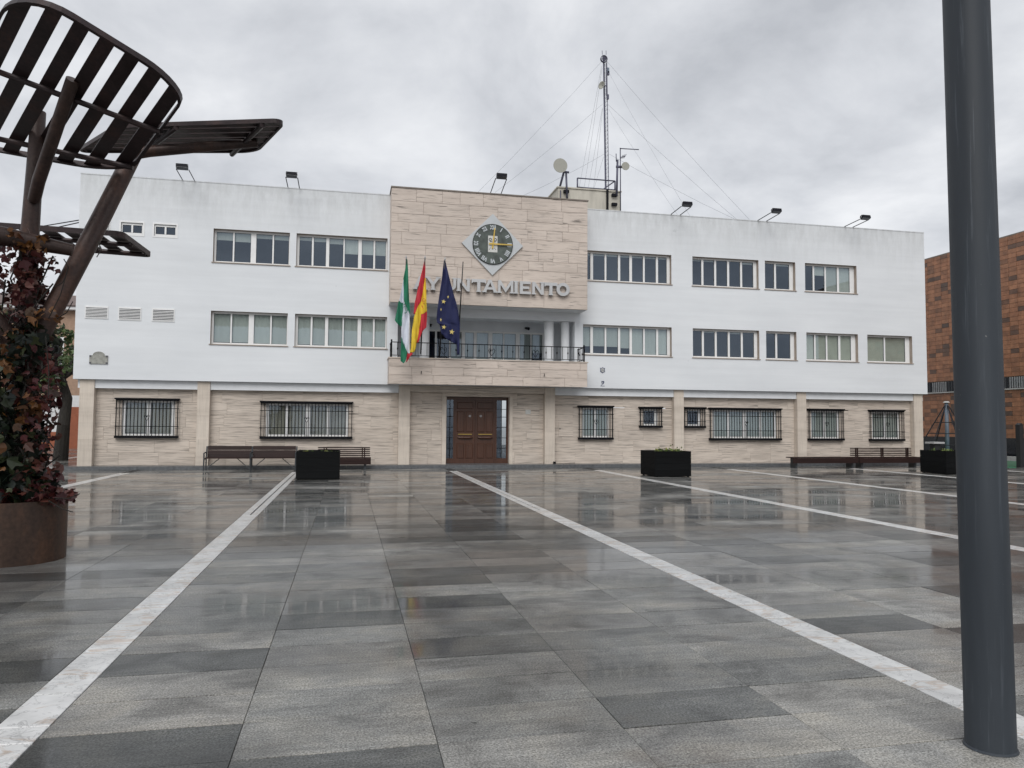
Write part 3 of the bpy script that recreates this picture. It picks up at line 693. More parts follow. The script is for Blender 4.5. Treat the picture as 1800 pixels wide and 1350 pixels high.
for a, b_ in spans:
    if 2 < a < 3: continue
    MB().box(a + .002, b_ - .002, DC + .05, DG - .010, 2.76, 3.044).build('beam', M['beam'], TH)
m = MB(); m.box(2.222, 7.368, DC + .03, DG - .010, 2.80, 3.040); m.build('entrance_lintel', M['travp'], TH)
m = MB(); n = 0
x = X0 - .15
while x < X1 + .1:
    x2 = min(x + 1.15, X1 + .15)
    q = MB(); q.box(x + .003, x2 - .003, 27.60, DG + .05, -.03, .12); q.build('plinth_stone', M['plinth'], TH); x = x2

def ground_window(a, b_, zt_, zb_, n, cur):
    hx0, hx1, hz0, hz1 = a + .17, b_ - .13, zb_ + .08, zt_ - .08
    if n == 1: panes = [(.10, .78)]
    elif n == 2: panes = [(.06, .46), (.53, .93)]
    else: panes = [(.035, .235), (.27, .475), (.53, .735), (.765, .97)]
    fo = make_window(hx0, hx1, hz0, hz1, panes, [1 if cur else 0] * n, cur or 'blind', DG, .06, rev='travp')
    yb, yf = DG - .002, DG - .13
    g_ = MB()
    zt2, zb2 = zt_ - .07, zb_ + .07
    k = max(6, int(round((b_ - a) / .118)))
    for i in range(k + 1):
        x = a + .02 + (b_ - a - .04) * i / k; g_.tube((x, yf, zb2), (x, yf, zt2), .0125, None, 6)
    for zr in (zb2 + (zt2 - zb2) * .27, zb2 + (zt2 - zb2) * .77):
        g_.box(a - .02, b_ + .02, yf - .006, yf + .006, zr - .011, zr + .011)
        for x in (a + .02, b_ - .02): g_.box(x - .008, x + .008, yf + .006, yb, zr - .01, zr + .01)
    for x in (a + .02, b_ - .02):
        for q in (yf + .06,): g_.tube((x, q, zb2), (x, q, zt2), .0085, None, 6)
    go = g_.build('window_grille', M['iron'], TH)
    c = MB(); c.box(a - .03, b_ + .03, yf - .05, yb, zt_ - .05, zt_); c.box(a, b_, yf - .02, yb, zt_ - .09, zt_ - .05); c.build('cornice', M['iron'], go)
    c = MB(); c.box(a - .01, b_ + .01, yf - .03, yb, zb_, zb_ + .085); c.build('sill', M['iron'], go)
    if n > 1:
        cx, cz = (a + b_) / 2, zb2 + (zt2 - zb2) * .50
        h = MB()
        for s in (-1, 1): h.path([(cx, yf - .012, cz - .09), (cx + s * .075, yf - .012, cz + .04), (cx + s * .08, yf - .012, cz + .085), (cx + s * .045, yf - .012, cz + .11), (cx + s * .01, yf - .012, cz + .075)], .009, 6)
        h.disc_y(cx, cz + .05, .028, yf - .02, yf - .004, 10); h.tube((cx, yf - .012, zb2), (cx, yf - .012, cz - .08), .010, None, 6); h.build('heart_ornament', M['iron'], go)
for args in gw: ground_window(*args)

# entrance
for a, b_ in ((3.44, 3.60), (6.03, 6.16)):
    m = MB(); m.box(a, b_, DG - .03, DG + .30, .12, 2.66); m.build('door_jamb', M['travv'], TH)
m = MB(); m.box(3.44, 6.16, DG - .03, DG + .30, 2.663, 2.80); m.build('door_lintel', M['travp'], TH)
dy = DG + .22
m = MB(); m.box(3.604, 6.026, dy, dy + .08, 2.54, 2.655); m.box(3.604, 3.64, dy, dy + .08, .13, 2.54); m.box(3.90, 3.96, dy, dy + .08, .13, 2.54); m.box(5.52, 5.58, dy, dy + .08, .13, 2.54); m.box(5.96, 6.026, dy, dy + .08, .13, 2.54)
m.box(3.64, 3.90, dy, dy + .08, .13, .32); m.box(5.58, 5.96, dy, dy + .08, .13, .32)
ed = m.build('entrance_door', M['door'], TH)
m = MB(); m.box(3.604, 6.026, DG + .05, DG + 1.6, .05, .128); m.build('threshold', M['plinth'], TH)
m = MB(); m.face([(3.6, DG + 1.6, 0), (6.03, DG + 1.6, 0), (6.03, DG + 1.6, 2.7), (3.6, DG + 1.6, 2.7)]); m.build('hall_lining', M['room'], TH)
for a, b_ in ((3.965, 4.735), (4.745, 5.515)):
    m = MB(); m.box(a, b_, dy + .01, dy + .06, .13, 2.535); lf = m.build('door_leaf', M['door'], ed)
    w_ = b_ - a; c = (a + b_) / 2
    for (u0, u1, v0, v1) in ((.10, .46, .32, .88), (.54, .90, .32, .88), (.10, .46, 1.32, 2.10), (.54, .90, 1.32, 2.10), (.10, .90, 2.20, 2.45)):
        m = MB(); m.slab_front(a + w_ * u0, a + w_ * u1, dy - .012, dy + .012, v0, v1, .02); m.build('door_panel', M['door'], ed)
    m = MB(); m.path([(a + .10, dy - .02, 1.12), (a + .2, dy - .035, 1.11), (b_ - .2, dy - .035, 1.11), (b_ - .10, dy - .02, 1.12)], [.03, .05, .05, .03], 10); m.build('door_moulding', M['door'], ed)
    m = MB(); m.box(a + .12, b_ - .12, dy - .03, dy + .012, 1.225, 1.245); m.build('letter_plate', M['gold'], ed)
    for q in (.28, .72):
        m = MB(); x = a + w_ * q; m.prism_y([(x - .075, .84), (x + .075, .84), (x, .76)], dy - .03, dy - .010); m.build('carved_triangle', M['door'], ed)
    m = MB(); m.ring_y(c + (.18 if a < 4.5 else -.18), 1.93, .04, .026, dy - .045, dy - .012, 16); m.build('door_knocker', M['silver'], ed)
for a, b_ in ((3.64, 3.90), (5.58, 5.96)):
    m = MB(); m.box(a, b_, dy + .03, dy + .038, .32, 2.54); m.build('sidelight_pane', M['glass'], ed)
    m = MB(); m.box((a + b_) / 2 - .012, (a + b_) / 2 + .012, dy + .005, dy + .028, .32, 2.54)
    for z in (.7, 1.1, 1.5, 1.9, 2.2): m.box(a, b_, dy + .008, dy + .026, z - .01, z + .01)
    m.build('sidelight_bars', M['iron'], ed)
m = MB(); m.slab_front(7.99, 8.56, DG - .022, DG - .006, 1.17, 1.72, .004); cb = m.build('meter_cabinet', M['travp'], TH)
m = MB(); m.box(8.02, 8.05, DG - .03, DG - .022, 1.44, 1.48); m.build('cabinet_lock', M['iron'], cb)
m = MB(); m.box(6.66, 6.86, DG - .03, DG - .006, 2.02, 2.19); tag(m.build('notice_plate', M['sign_white']), 'small white notice plate on the stone right of the entrance door', 'sign')
m = MB(); m.box(7.70, 7.79, DC - .09, DC - .003, .13, .21); tag(m.build('junction_box', M['iron']), 'small black box at the foot of the column right of the door', 'box')
for x in (2.52, 7.06):
    m = MB(); m.path([(x, DT - .004, 3.42), (x, DT - .06, 3.42), (x, DT - .075, 3.46), (x, DT - .06, 3.50)], .014, 6); m.build('wall_hook', M['iron'], par)

# ------------------------------------------------------------------ things fixed to the front
# clock
CX, CZ = 5.07, 8.22
ck = thing('clock', (CX, DT, CZ), 'diamond shaped wall clock with dark dial and gold hands', 'clock')
m = MB(); m.prism_y([(CX, CZ - 1.145), (CX + 1.145, CZ), (CX, CZ + 1.145), (CX - 1.145, CZ)], DT - .07, DT - .006); m.build('diamond_panel', M['clockpanel'], ck)
m = MB(); m.disc_y(CX, CZ, .735, DT - .10, DT - .072, 64); m.build('dial', M['dial'], ck)
m = MB(); m.ring_y(CX, CZ, .75, .735, DT - .105, DT - .072, 64); m.build('dial_rim', M['iron'], ck)
def glyph_strokes(ch):
    return {'I': ([((0, 0), (0, 1))], .34), 'V': ([((-.28, 1), (0, 0)), ((.28, 1), (0, 0))], .72), 'X': ([((-.28, 0), (.28, 1)), ((-.28, 1), (.28, 0))], .72)}[ch]
for hr, txt in zip(range(1, 13), ('I', 'II', 'III', 'IIII', 'V', 'VI', 'VII', 'VIII', 'IX', 'X', 'XI', 'XII')):
    g_ = R(90 - 30 * hr); rad = Vector((math.cos(g_), math.sin(g_))); tan = Vector((rad.y, -rad.x))
    H = .16; wsum = sum(glyph_strokes(c)[1] for c in txt); x = -wsum / 2; m = MB()
    for c in txt:
        st, wd = glyph_strokes(c); x += wd / 2
        for p, q in st:
            pts = []
            for a in (p, q):
                pts.append(Vector((CX, CZ)) + rad * (.545 + a[1] * H) + tan * ((x + a[0]) * H * 1.0))
            d = (pts[1] - pts[0]); ln = d.length / 2; d.normalize(); nn = Vector((-d.y, d.x)); cc = (pts[0] + pts[1]) / 2
            m.obox((cc.x, DT - .106, cc.y), (d.x * ln, 0, d.y * ln), (nn.x * .017, 0, nn.y * .017), (0, .006, 0))
        x += wd / 2
    m.build('numeral', M['numeral'], ck)
m = MB(); m.box(CX - .18, CX + .17, DT - .115, DT - .1005, CZ - .30, CZ + .31); pl = m.build('centre_plate', M['sign_white'], ck)
m = MB(); m.ring_y(CX - .10, CZ + .17, .055, .035, DT - .121, DT - .1155, 16); m.ring_y(CX + .09, CZ + .17, .055, .035, DT - .121, DT - .1155, 16); m.box(CX - .12, CX - .03, DT - .121, DT - .1155, CZ + .08, CZ + .10); m.box(CX + .03, CX + .11, DT - .121, DT - .1155, CZ + .08, CZ + .10)
for x, z in ((-.10, -.16), (-.02, -.17), (.07, -.16), (-.13, -.205), (.10, -.205)): m.box(CX + x - .012, CX + x + .012, DT - .121, DT - .1155, CZ + z, CZ + z + .022)
m.build('plate_marks', M['iron'], pl)
def hand(ang, ln, tail, wd, yy):
    d = Vector((math.sin(ang), math.cos(ang))); n_ = Vector((d.y, -d.x)); m = MB()
    P = [d * -tail - n_ * wd, d * ln - n_ * wd * .6, d * ln + n_ * wd * .6, d * -tail + n_ * wd]
    m.prism_y([(CX + p.x, CZ + p.y) for p in P], yy - .012, yy); return m
hand(R(6), .60, .17, .030, DT - .135).build('hour_hand', M['gold'], ck); hand(R(90), .72, .15, .030, DT - .150).build('minute_hand', M['gold'], ck)
m = MB(); m.disc_y(CX, CZ, .035, DT - .17, DT - .116, 16); m.build('hub', M['gold'], ck)

# letters
sg = thing('letter_sign', (5.1, DT, 6.42), 'grey metal capital letters spelling AYUNTAMIENTO across the travertine block', 'sign')
HL, T_ = .47, .115
def seg(m, a, b_, t=T_):
    a, b_ = Vector(a), Vector(b_); d = (b_ - a).normalized(); n_ = Vector((-d.y, d.x)) * t / 2
    m.append([a - n_, b_ - n_, b_ + n_, a + n_])
def letter_polys(ch, W):
    p = []; h = HL; t = T_; sf = .03
    if ch == 'I': p = [[(W / 2 - t / 2, 0), (W / 2 + t / 2, 0), (W / 2 + t / 2, h), (W / 2 - t / 2, h)]]; sr = [(W / 2, 0), (W / 2, h)]
    elif ch == 'T': p = [[(W / 2 - t / 2, 0), (W / 2 + t / 2, 0), (W / 2 + t / 2, h - t), (W / 2 - t / 2, h - t)], [(0, h - t), (W, h - t), (W, h), (0, h)], [(0, h - t - .035), (.035, h - t - .035), (.05, h - t), (0, h - t)], [(W - .05, h - t), (W - .035, h - t - .035), (W, h - t - .035), (W, h - t)]]; sr = [(W / 2, 0)]
    elif ch == 'E': p = [[(0, 0), (t, 0), (t, h), (0, h)], [(t, 0), (W, 0), (W, .095), (t, .095)], [(t, h - .095), (W, h - .095), (W, h), (t, h)], [(t, h / 2 - .045), (W * .86, h / 2 - .045), (W * .86, h / 2 + .045), (t, h / 2 + .045)]]; sr = []
    elif ch == 'N': p = [[(0, 0), (t * .85, 0), (t * .85, h), (0, h)], [(W - t * .85, 0), (W, 0), (W, h), (W - t * .85, h)], [(t * .85, h), (t * .85, h - .15), (W - t * .85, 0), (W - t * .85, .15)]]; sr = [(t * .42, 0), (W - t * .42, h)]
    elif ch == 'M': p = [[(0, 0), (t * .8, 0), (t * .8, h), (0, h)], [(W - t * .8, 0), (W, 0), (W, h), (W - t * .8, h)], [(t * .8, h), (t * .8, h - .17), (W / 2, .02), (W / 2, .17)], [(W - t * .8, h - .17), (W - t * .8, h), (W / 2, .17), (W / 2, .02)]]; sr = [(t * .4, 0), (W - t * .4, 0)]
    elif ch == 'A': p = [[(0, 0), (t, 0), (W / 2 + t * .05, h * .78), (W / 2, h), (W / 2 - t * .45, h)], [(W, 0), (W / 2 + t * .45, h), (W / 2, h), (W / 2 + t * .05, h * .78), (W - t, 0)], [(W * .27, h * .22), (W * .73, h * .22), (W * .66, h * .40), (W * .34, h * .40)]]; sr = [(t * .4, 0), (W - t * .4, 0)]
    elif ch == 'Y': p = [[(W / 2 - t / 2, 0), (W / 2 + t / 2, 0), (W / 2 + t / 2, h * .42), (W / 2 - t / 2, h * .42)], [(W / 2 - t / 2, h * .42), (W / 2, h * .42), (W / 2 + .01, h * .60), (t * 1.05, h), (0, h)], [(W / 2, h * .42), (W / 2 + t / 2, h * .42), (W, h), (W - t * 1.05, h), (W / 2 + .01, h * .60)]]; sr = [(W / 2, 0), (t * .5, h), (W - t * .5, h)]
    elif ch == 'U':
        n = 12; c = (W / 2, W / 2); pol = [(0, h), (0, W / 2)] + [(W / 2 - W / 2 * math.cos(math.pi * k / n), W * .42 - W * .42 * math.sin(math.pi * k / n)) for k in range(n + 1)] + [(W, h)]
        ri = W / 2 - t * .9
        for k in range(n):
            a0, a1 = math.pi * k / n, math.pi * (k + 1) / n
            f = lambda r1, r2, a: (W / 2 - r1 * math.cos(a), W * .42 - r2 * math.sin(a))
            p.append([f(W / 2, W * .42, a0), f(W / 2, W * .42, a1), f(ri, W * .42 - .1, a1), f(ri, W * .42 - .1, a0)])
        p += [[(0, W * .42), (t * .9, W * .42), (t * .9, h), (0, h)], [(W - t * .9, W * .42), (W, W * .42), (W, h), (W - t * .9, h)]]; sr = [(t * .45, h), (W - t * .45, h)]
    for sx_, sz_ in sr:
        z_ = 0 if sz_ == 0 else h - .045
        lx, rx = max(-.02, sx_ - t * .5 - sf), min(W + .02, sx_ + t * .5 + sf)
        p.append([(lx, z_), (rx, z_), (rx, z_ + .045), (lx, z_ + .045)])
    return p
spots = [('A', 222, 300), ('Y', 292, 374), ('U', 392, 466), ('N', 472, 545), ('T', 556, 640), ('A', 622, 706), ('M', 712, 802), ('I', 806, 832), ('E', 842, 907), ('N', 917, 986), ('T', 990, 1070)]
for ch, a, b_ in spots:
    xa, xb = 2.19 + (a - 222) * .00629, 2.19 + (b_ - 222) * .00629
    if ch == 'I': xa, xb = xa + .0, xb
    m = MB()
    for i, poly in enumerate(letter_polys(ch, xb - xa)):
        q = MB(); e_ = .0012 * i; m.prism_y([(xa + x, 6.425 + z) for x, z in poly], DT - .15 - e_, DT - .05)
    m.build('letter', M['silver'], sg)
xa = 2.19 + (1066 - 222) * .00629; m = MB(); m.ring_y(xa + .245, 6.425 + HL / 2, HL / 2 + .012, HL / 2 - .105, DT - .15, DT - .05, 40, 1.03); m.build('letter', M['silver'], sg)

# flags
def fpx(x, y): return 680 + x / 6.43, 440 + y / 6.43
def flag(label, base_px, tip_px, stripes, ycl, emblem=None):
    b0 = at(base_px[0], base_px[1], DT + .22); t0 = at(tip_px[0], tip_px[1], DT - 1.12)
    fl = thing('flag' if stripes else 'flagpole', b0, label, 'flag' if stripes else 'flagpole', None)
    m = MB(); m.path([b0 - (t0 - b0).normalized() * .0, b0.lerp(t0, .5), t0], [.026, .024, .018], 10); o = m.build('pole', M['pole'], fl, True)
    if stripes:
        m = MB(); d = (t0 - b0).normalized(); m.path([t0, t0 + d * .05, t0 + d * .13], [.022, .030, .003], 8); m.build('finial', M['silver'], fl)
    for si, (mat, rows_) in enumerate(stripes):
        m = MB(); nx, ny = 8, 5; grid = []
        for k in range(len(rows_) - 1):
            for q in range(ny if k < len(rows_) - 2 else ny + 1):
                f = q / ny; r0, r1 = rows_[k], rows_[k + 1]
                yy = r0[0] * (1 - f) + r1[0] * f; xl = r0[1] * (1 - f) + r1[1] * f; xr = r0[2] * (1 - f) + r1[2] * f
                line = []
                for j in range(nx + 1):
                    xx = xl + (xr - xl) * j / nx; u, v = fpx(xx, yy)
                    fold = .045 * math.sin(xx * .085 + yy * .010) + .03 * math.sin(xx * .17 - yy * .006)
                    p = at(u, v, ycl + fold * min(1, (yy - 90) / 150) + si * .004); line.append(p)
                grid.append(line)
        ids = []
        for line in grid:
            ids.append(list(range(len(m.v), len(m.v) + nx + 1))); m.v += [tuple(p) for p in line]
        for a in range(len(grid) - 1):
            for j in range(nx): m.f.append((ids[a + 1][j], ids[a + 1][j + 1], ids[a][j + 1], ids[a][j]))
        o = m.build('cloth_stripe' if len(stripes) > 1 else 'cloth', M[mat], fl, True, False)
        so_ = o.modifiers.new('thickness', 'SOLIDIFY'); so_.thickness = .004
    if emblem: emblem(fl)
    return fl
YF = DT - 1.06
def emb_arc(fl):
    m = MB(); P = []
    for k in range(9):
        a = R(130 - k * 30); u, v = fpx(208 + 26 * math.cos(a), 655 - 55 * math.sin(a)); P.append(at(u, v, YF - .09))
    m.path(P, .016, 6); P = []
    for k in range(7):
        a = R(150 - k * 30); u, v = fpx(204 + 14 * math.cos(a), 665 - 34 * math.sin(a)); P.append(at(u, v, YF - .09))
    m.path(P, .009, 6); m.build('emblem', M['green'], fl)
def emb_arms(fl):
    m = MB()
    for x, y, w_, h in ((417, 545, 20, 6), (403, 560, 5, 22), (434, 562, 5, 14), (412, 575, 22, 5), (420, 600, 12, 8), (403, 640, 5, 22), (396, 630, 4, 18), (410, 655, 5, 12), (428, 580, 6, 5)):
        u, v = fpx(x, y); u2, v2 = fpx(x + w_ / 2, y + h / 2); c = at(u, v, YF - .085); d = at(u2, v2, YF - .085)
        m.obox(c, (abs(d.x - c.x), 0, 0), (0, .004, 0), (0, 0, abs(d.z - c.z)))
    m.build('coat_of_arms', M['red'], fl)
def emb_stars(fl):
    for x, y, r_, sx in ((642, 580, 27, 1), (692, 527, 20, .55), (610, 785, 24, .45), (645, 868, 28, 1), (735, 922, 32, 1), (612, 668, 20, .35)):
        u, v = fpx(x, y); c = at(u, v, YF - .10); s = r_ / 6.43 / F_PX * 26.0; m = MB()
        m.prism_y([(c.x + sx * s * (1 if k % 2 == 0 else .40) * math.sin(k * math.pi / 5 + .15), c.z + s * (1 if k % 2 == 0 else .40) * math.cos(k * math.pi / 5 + .15)) for k in range(10)], YF - .104, YF - .09)
        m.build('star', M['star'], fl)
flag('green and white flag with a green emblem hanging at the left of the balcony', (708, 628), (714, 455),
     [('green', [(100, 224, 232), (220, 206, 240), (320, 188, 243), (450, 190, 248), (560, 190, 253), (620, 212, 257), (700, 250, 262), (720, 258, 263)]),
      ('white', [(330, 186, 192), (470, 163, 192), (570, 138, 192), (595, 165, 190)]),
      ('green', [(570, 134, 140), (600, 128, 184), (700, 108, 180), (790, 90, 175), (830, 120, 170), (860, 158, 166)]),
      ('white', [(590, 180, 200), (640, 180, 226), (700, 178, 254), (860, 165, 265), (990, 165, 268), (1080, 198, 266), (1150, 232, 262), (1165, 240, 260)]),
      ('green', [(985, 163, 170), (1080, 160, 200), (1160, 158, 236), (1250, 156, 210), (1275, 184, 194)])], YF, emb_arc)
flag('red and yellow flag with a coat of arms hanging second from left on the balcony', (739.5, 622), (747, 455),
     [('red', [(110, 426, 436), (200, 406, 436), (300, 380, 432), (400, 358, 416), (500, 336, 402), (580, 318, 385), (640, 312, 347), (720, 300, 318)]),
      ('yellow', [(315, 428, 438), (400, 411, 443), (500, 398, 446), (600, 386, 449), (690, 384, 453), (720, 385, 405)]),
      ('yellow', [(575, 374, 394), (640, 342, 390), (760, 305, 384), (900, 284, 367), (1000, 276, 347), (1100, 270, 328), (1155, 262, 308)]),
      ('red', [(690, 424, 453), (720, 388, 453), (800, 380, 450), (870, 371, 447), (900, 364, 416), (950, 354, 388), (1000, 343, 372), (1045, 333, 352)]),
      ('red', [(1140, 234, 268), (1170, 229, 296), (1200, 226, 262), (1262, 219, 227)])], YF, emb_arms)
flag('dark blue flag with yellow stars hanging third from left on the balcony', (773, 623), (782, 458),
     [('blue', [(110, 646, 660), (200, 635, 680), (300, 625, 705), (400, 610, 730), (500, 595, 757), (600, 580, 787), (700, 568, 810), (780, 562, 822), (820, 570, 826), (845, 598, 826), (940, 615, 824), (1000, 670, 822), (1040, 740, 822), (1060, 788, 824), (1180, 794, 822)])], YF, emb_stars)
flag('bare dark flagpole without a flag, rightmost on the balcony', (804, 624), (814, 460), [], YF)

# signs and plaque on the white wall
pq = MB(); pts = [(-8.59, 3.57), (-8.02, 3.57), (-8.02, 3.86), (-8.12, 3.86)] + [(-8.305 + .185 * math.cos(R(a)), 3.86 + .13 * math.sin(R(a))) for a in range(15, 180, 15)] + [(-8.49, 3.86), (-8.59, 3.86)]
pt = thing('wall_plaque', (-8.305, DW, 3.57), 'weathered ceramic plaque with an arched top on the white wall', 'plaque')
pq.prism_y(pts, DW - .035, DW - .003); pq.build('tile_panel', M['plaque'], pt)
for x in (-8.56, -8.05):
    for z in (3.60, 3.83): q = MB(); q.box(x - .03, x + .03, DW - .042, DW - .034, z - .03, z + .03); q.build('corner_boss', M['plaqued'], pt)
s1 = thing('shield_sign', (9.65, DW, 3.65), 'dark blue shield outline emblem on the white wall beside the balcony', 'sign')
def shield(s): return [(9.65 + x * s, 3.755 + z * s) for x, z in ((-.10, .09), (-.05, .085), (0, .115), (.05, .085), (.10, .09), (.09, .03), (.10, -.06), (.05, -.085), (0, -.12), (-.05, -.085), (-.10, -.06), (-.09, .03))]
m = MB(); m.prism_y(shield(1), DW - .012, DW - .002); m.build('border', M['sign_blue'], s1)
m = MB(); m.prism_y(shield(.72), DW - .016, DW - .0125); m.build('field', M['sign_white'], s1)
m = MB(); m.box(9.61, 9.625, DW - .019, DW - .0165, 3.70, 3.80); m.box(9.64, 9.69, DW - .019, DW - .0165, 3.72, 3.735); m.box(9.64, 9.69, DW - .019, DW - .0165, 3.765, 3.78); m.box(9.675, 9.69, DW - .019, DW - .0165, 3.74, 3.76); m.build('charge', M['sign_blue'], s1)
s2 = thing('mark_sign', (9.65, DW, 3.18), 'small blue square logo low on the white wall below the shield', 'sign')
m = MB(); m.prism_y([(9.585, 3.33), (9.715, 3.33), (9.715, 3.26), (9.66, 3.20), (9.64, 3.225), (9.675, 3.26), (9.675, 3.295), (9.625, 3.295)], DW - .010, DW - .002); m.build('loop', M['sign_blue'], s2)
m = MB(); m.box(9.60, 9.65, DW - .010, DW - .002, 3.245, 3.275); m.prism_y([(9.575, 3.165), (9.64, 3.205), (9.65, 3.19), (9.60, 3.16)], DW - .010, DW - .002); m.box(9.57, 9.74, DW - .008, DW - .002, 3.13, 3.145); m.build('strokes', M['sign_blue'], s2)

# floodlights on the parapet
def floodlight(x, y, z, label, rise=.06):
    fl = thing('floodlight', (x, y, z), label, 'floodlight', 'floodlights along the roof edge')
    a = MB()
    for s in (-.2, .2):
        a.path([(x + s, y + .12, z + .0), (x + s, y - 1.02, z + rise)], .016, 6)
        a.box(x + s - .05, x + s + .05, y + .05, y + .2, z - .004, z + .03)
    a.build('arms', M['lampblack'], fl)
    b_ = MB(); yc, zc = y - 1.1, z + rise + .07
    b_.obox((x, yc, zc), (.18, 0, 0), (0, .09, -.03), (0, .02, .055)); 
    for k in range(5): b_.obox((x - .16 + .08 * k, yc + .05, zc + .07), (.006, 0, 0), (0, .06, -.02), (0, .008, .02))
    b_.build('housing', M['lampblack'], fl)
    g_ = MB(); g_.obox((x, yc - .024, zc - .066), (.18, 0, 0), (0, .08, -.028), (0, .002, .006)); g_.build('lens', M['lampglass'], fl)
    g_ = MB(); g_.path([(x - .185, yc + .02, zc - .02), (x - .20, yc - .04, zc + .085), (x + .20, yc - .04, zc + .085), (x + .185, yc + .02, zc - .02)], .010, 6); g_.build('bracket', M['silver'], fl)
    return fl
for x, lab in ((-5.64, 'black roof floodlight leftmost of all, above the small square windows'), (-2.08, 'black roof floodlight on the left wing nearest the clock block'), (12.75, 'black roof floodlight on the right wing nearest the clock block'), (16.6, 'black roof floodlight in the middle of the right wing roof edge'), (20.66, 'black roof floodlight rightmost of all, near the right end of the roof')):
    floodlight(x, DW + .05, Z1 + .035, lab)
floodlight(5.2, DT + .1, 10.15, 'black roof floodlight on the travertine block above the clock', .26)

# roof hut, dishes, mast
YH = 32.0
hut = thing('roof_hut', (10.4, YH, 9.5), 'stained cream rendered lift hut on the roof beside the clock block', 'roof hut')
m = MB(); m.box(8.99, 11.94, YH, YH + 4, 9.5, 12.22); m.build('wall', M['hut'], hut)
m = MB(); m.box(8.94, 11.99, YH - .05, YH + 4.05, 12.223, 12.28); m.build('roof_edge', M['hut'], hut)
m = MB(); m.path([(11.30, YH - .05, 12.3), (11.30, YH - .05, 9.6)], .055, 8); m.build('drain_pipe', M['iron'], hut)
m = MB(); m.path([(9.10, YH - .03, 12.1), (9.10, YH - .03, 9.6)], .025, 8); m.build('conduit', M['mast'], hut)
for x in (9.35, 11.62):
    for z in (12.05, 11.62): q = MB(); q.box(x - .12, x + .12, YH - .16, YH - .002, z - .06, z + .06); q.build('bracket', M['lampblack'], hut)
def tube_thing(name, label, cat, base, parts):
    t_ = thing(name, base, label, cat)
    for nm, mb, mt in parts: mb.build(nm, M[mt], t_, nm != 'dish')
    return t_
def dish_mb(c, r, depth, dirn):
    d = Vector(dirn).normalized(); a = d.cross(Vector((0, 0, 1))).normalized(); b_ = a.cross(d); m = MB(); n = 28
    rings = [(0.02, 0.0), (.4, .16), (.75, .55), (1, 1), (1.0, 1.12), (.7, .75), (.02, .25)]
    ids = []
    for f, z in rings:
        ids.append(len(m.v))
        for k in range(n): g_ = 2 * math.pi * k / n; m.v.append(tuple(Vector(c) + (a * math.cos(g_) + b_ * math.sin(g_)) * r * f + d * depth * (z - (0.3 if z > 1.05 or rings.index((f, z)) > 3 else 0))))
    for q in range(len(rings) - 1):
        for k in range(n): l = (k + 1) % n; m.f.append((ids[q] + k, ids[q] + l, ids[q + 1] + l, ids[q + 1] + k))
    m.f.append(tuple(ids[0] + k for k in range(n)))
    return m
A = at(985, 291, YH - .35)
pb, pt_ = at(997, 352, YH - .12), at(995, 301, YH - .12)
p1 = MB(); p1.path([pb, pt_], .045, 8); p2 = MB(); p2.path([at(983.5, 331, YH + .1), at(991, 303, YH - .12)], .05, 8); p3 = MB(); p3.path([at(990, 302, YH - .12), at(1000, 303, YH - .12)], .05, 8)
dm = MB(); dm.disc_y(A.x, A.z, .32, A.y - .02, A.y + .01, 32); dm.path([(A.x, A.y + .01, A.z), (A.x, A.y + .16, A.z)], [.30, .14], 24)
tube_thing('dish_antenna', 'large round grey dish antenna on a strutted post, left on the hut', 'antenna', pb, [('post', p1, 'mast'), ('strut', p2, 'mast'), ('clamp', p3, 'mast'), ('dish', dm, 'dish')])
A = at(1099.5, 292, YH - .3); pb = at(1084, 345, YH - .12)
p1 = MB(); p1.path([pb, at(1085.5, 281, YH - .12)], .05, 8); p2 = MB(); p2.path([at(1083.3, 284, YH - .12), at(1083, 270, YH - .12)], .02, 6); p3 = MB(); p3.path([at(1083, 293, YH - .12), at(1094, 293.5, YH - .15)], .06, 8)
dm = MB(); dm.disc_y(A.x, A.z, .185, A.y - .02, A.y + .01, 28); dm.path([(A.x, A.y + .01, A.z - .01), (A.x, A.y + .12, A.z - .02)], [.18, .10], 20)
tube_thing('dish_antenna', 'small round dish antenna on a thick post, right on the hut', 'antenna', pb, [('post', p1, 'mast'), ('whip', p2, 'mast'), ('clamp', p3, 'mast'), ('dish', dm, 'dish')])
pb = at(1090.8, 371, YH - .1); p1 = MB(); p1.path([pb, at(1090.3, 260, YH - .1)], .025, 8)
p2 = MB(); p2.path([at(1090, 261, YH - .1), at(1123, 263, YH - .6)], .022, 6); p3 = MB(); p3.path([at(1091, 276.5, YH - .1), at(1099, 274.5, YH - .4)], .018, 6)
for k in range(4):
    c = at(1093 + 2 * k, 276 - .5 * k, YH - .2); p3.path([c + Vector((-.06, 0, -.10)), c + Vector((.06, 0, .10))], .010, 5)
tube_thing('aerial', 'thin television aerial with a horizontal boom at the hut corner', 'antenna', pb, [('pole', p1, 'mast'), ('boom', p2, 'mast'), ('yagi', p3, 'mast')])
p1 = MB(); z0_, z1_ = 12.28, 12.86; za = at(1015, 313, YH + .3); zb3 = at(1081, 318.5, YH + .3)
for z in (za.z, za.z - .42): p1.path([(za.x, za.y, z), (zb3.x, zb3.y, z)], .03, 6)
for x in (za.x, zb3.x): p1.path([(x, za.y, 12.28), (x, za.y, za.z)], .035, 6)
p1.path([(zb3.x, za.y, za.z), (zb3.x - .75, za.y + .1, 12.28)], .03, 6)
tube_thing('roof_rail', 'dark metal guard rail on top of the roof hut', 'railing', (za.x, za.y, 12.28), [('rail', p1, 'mast')])
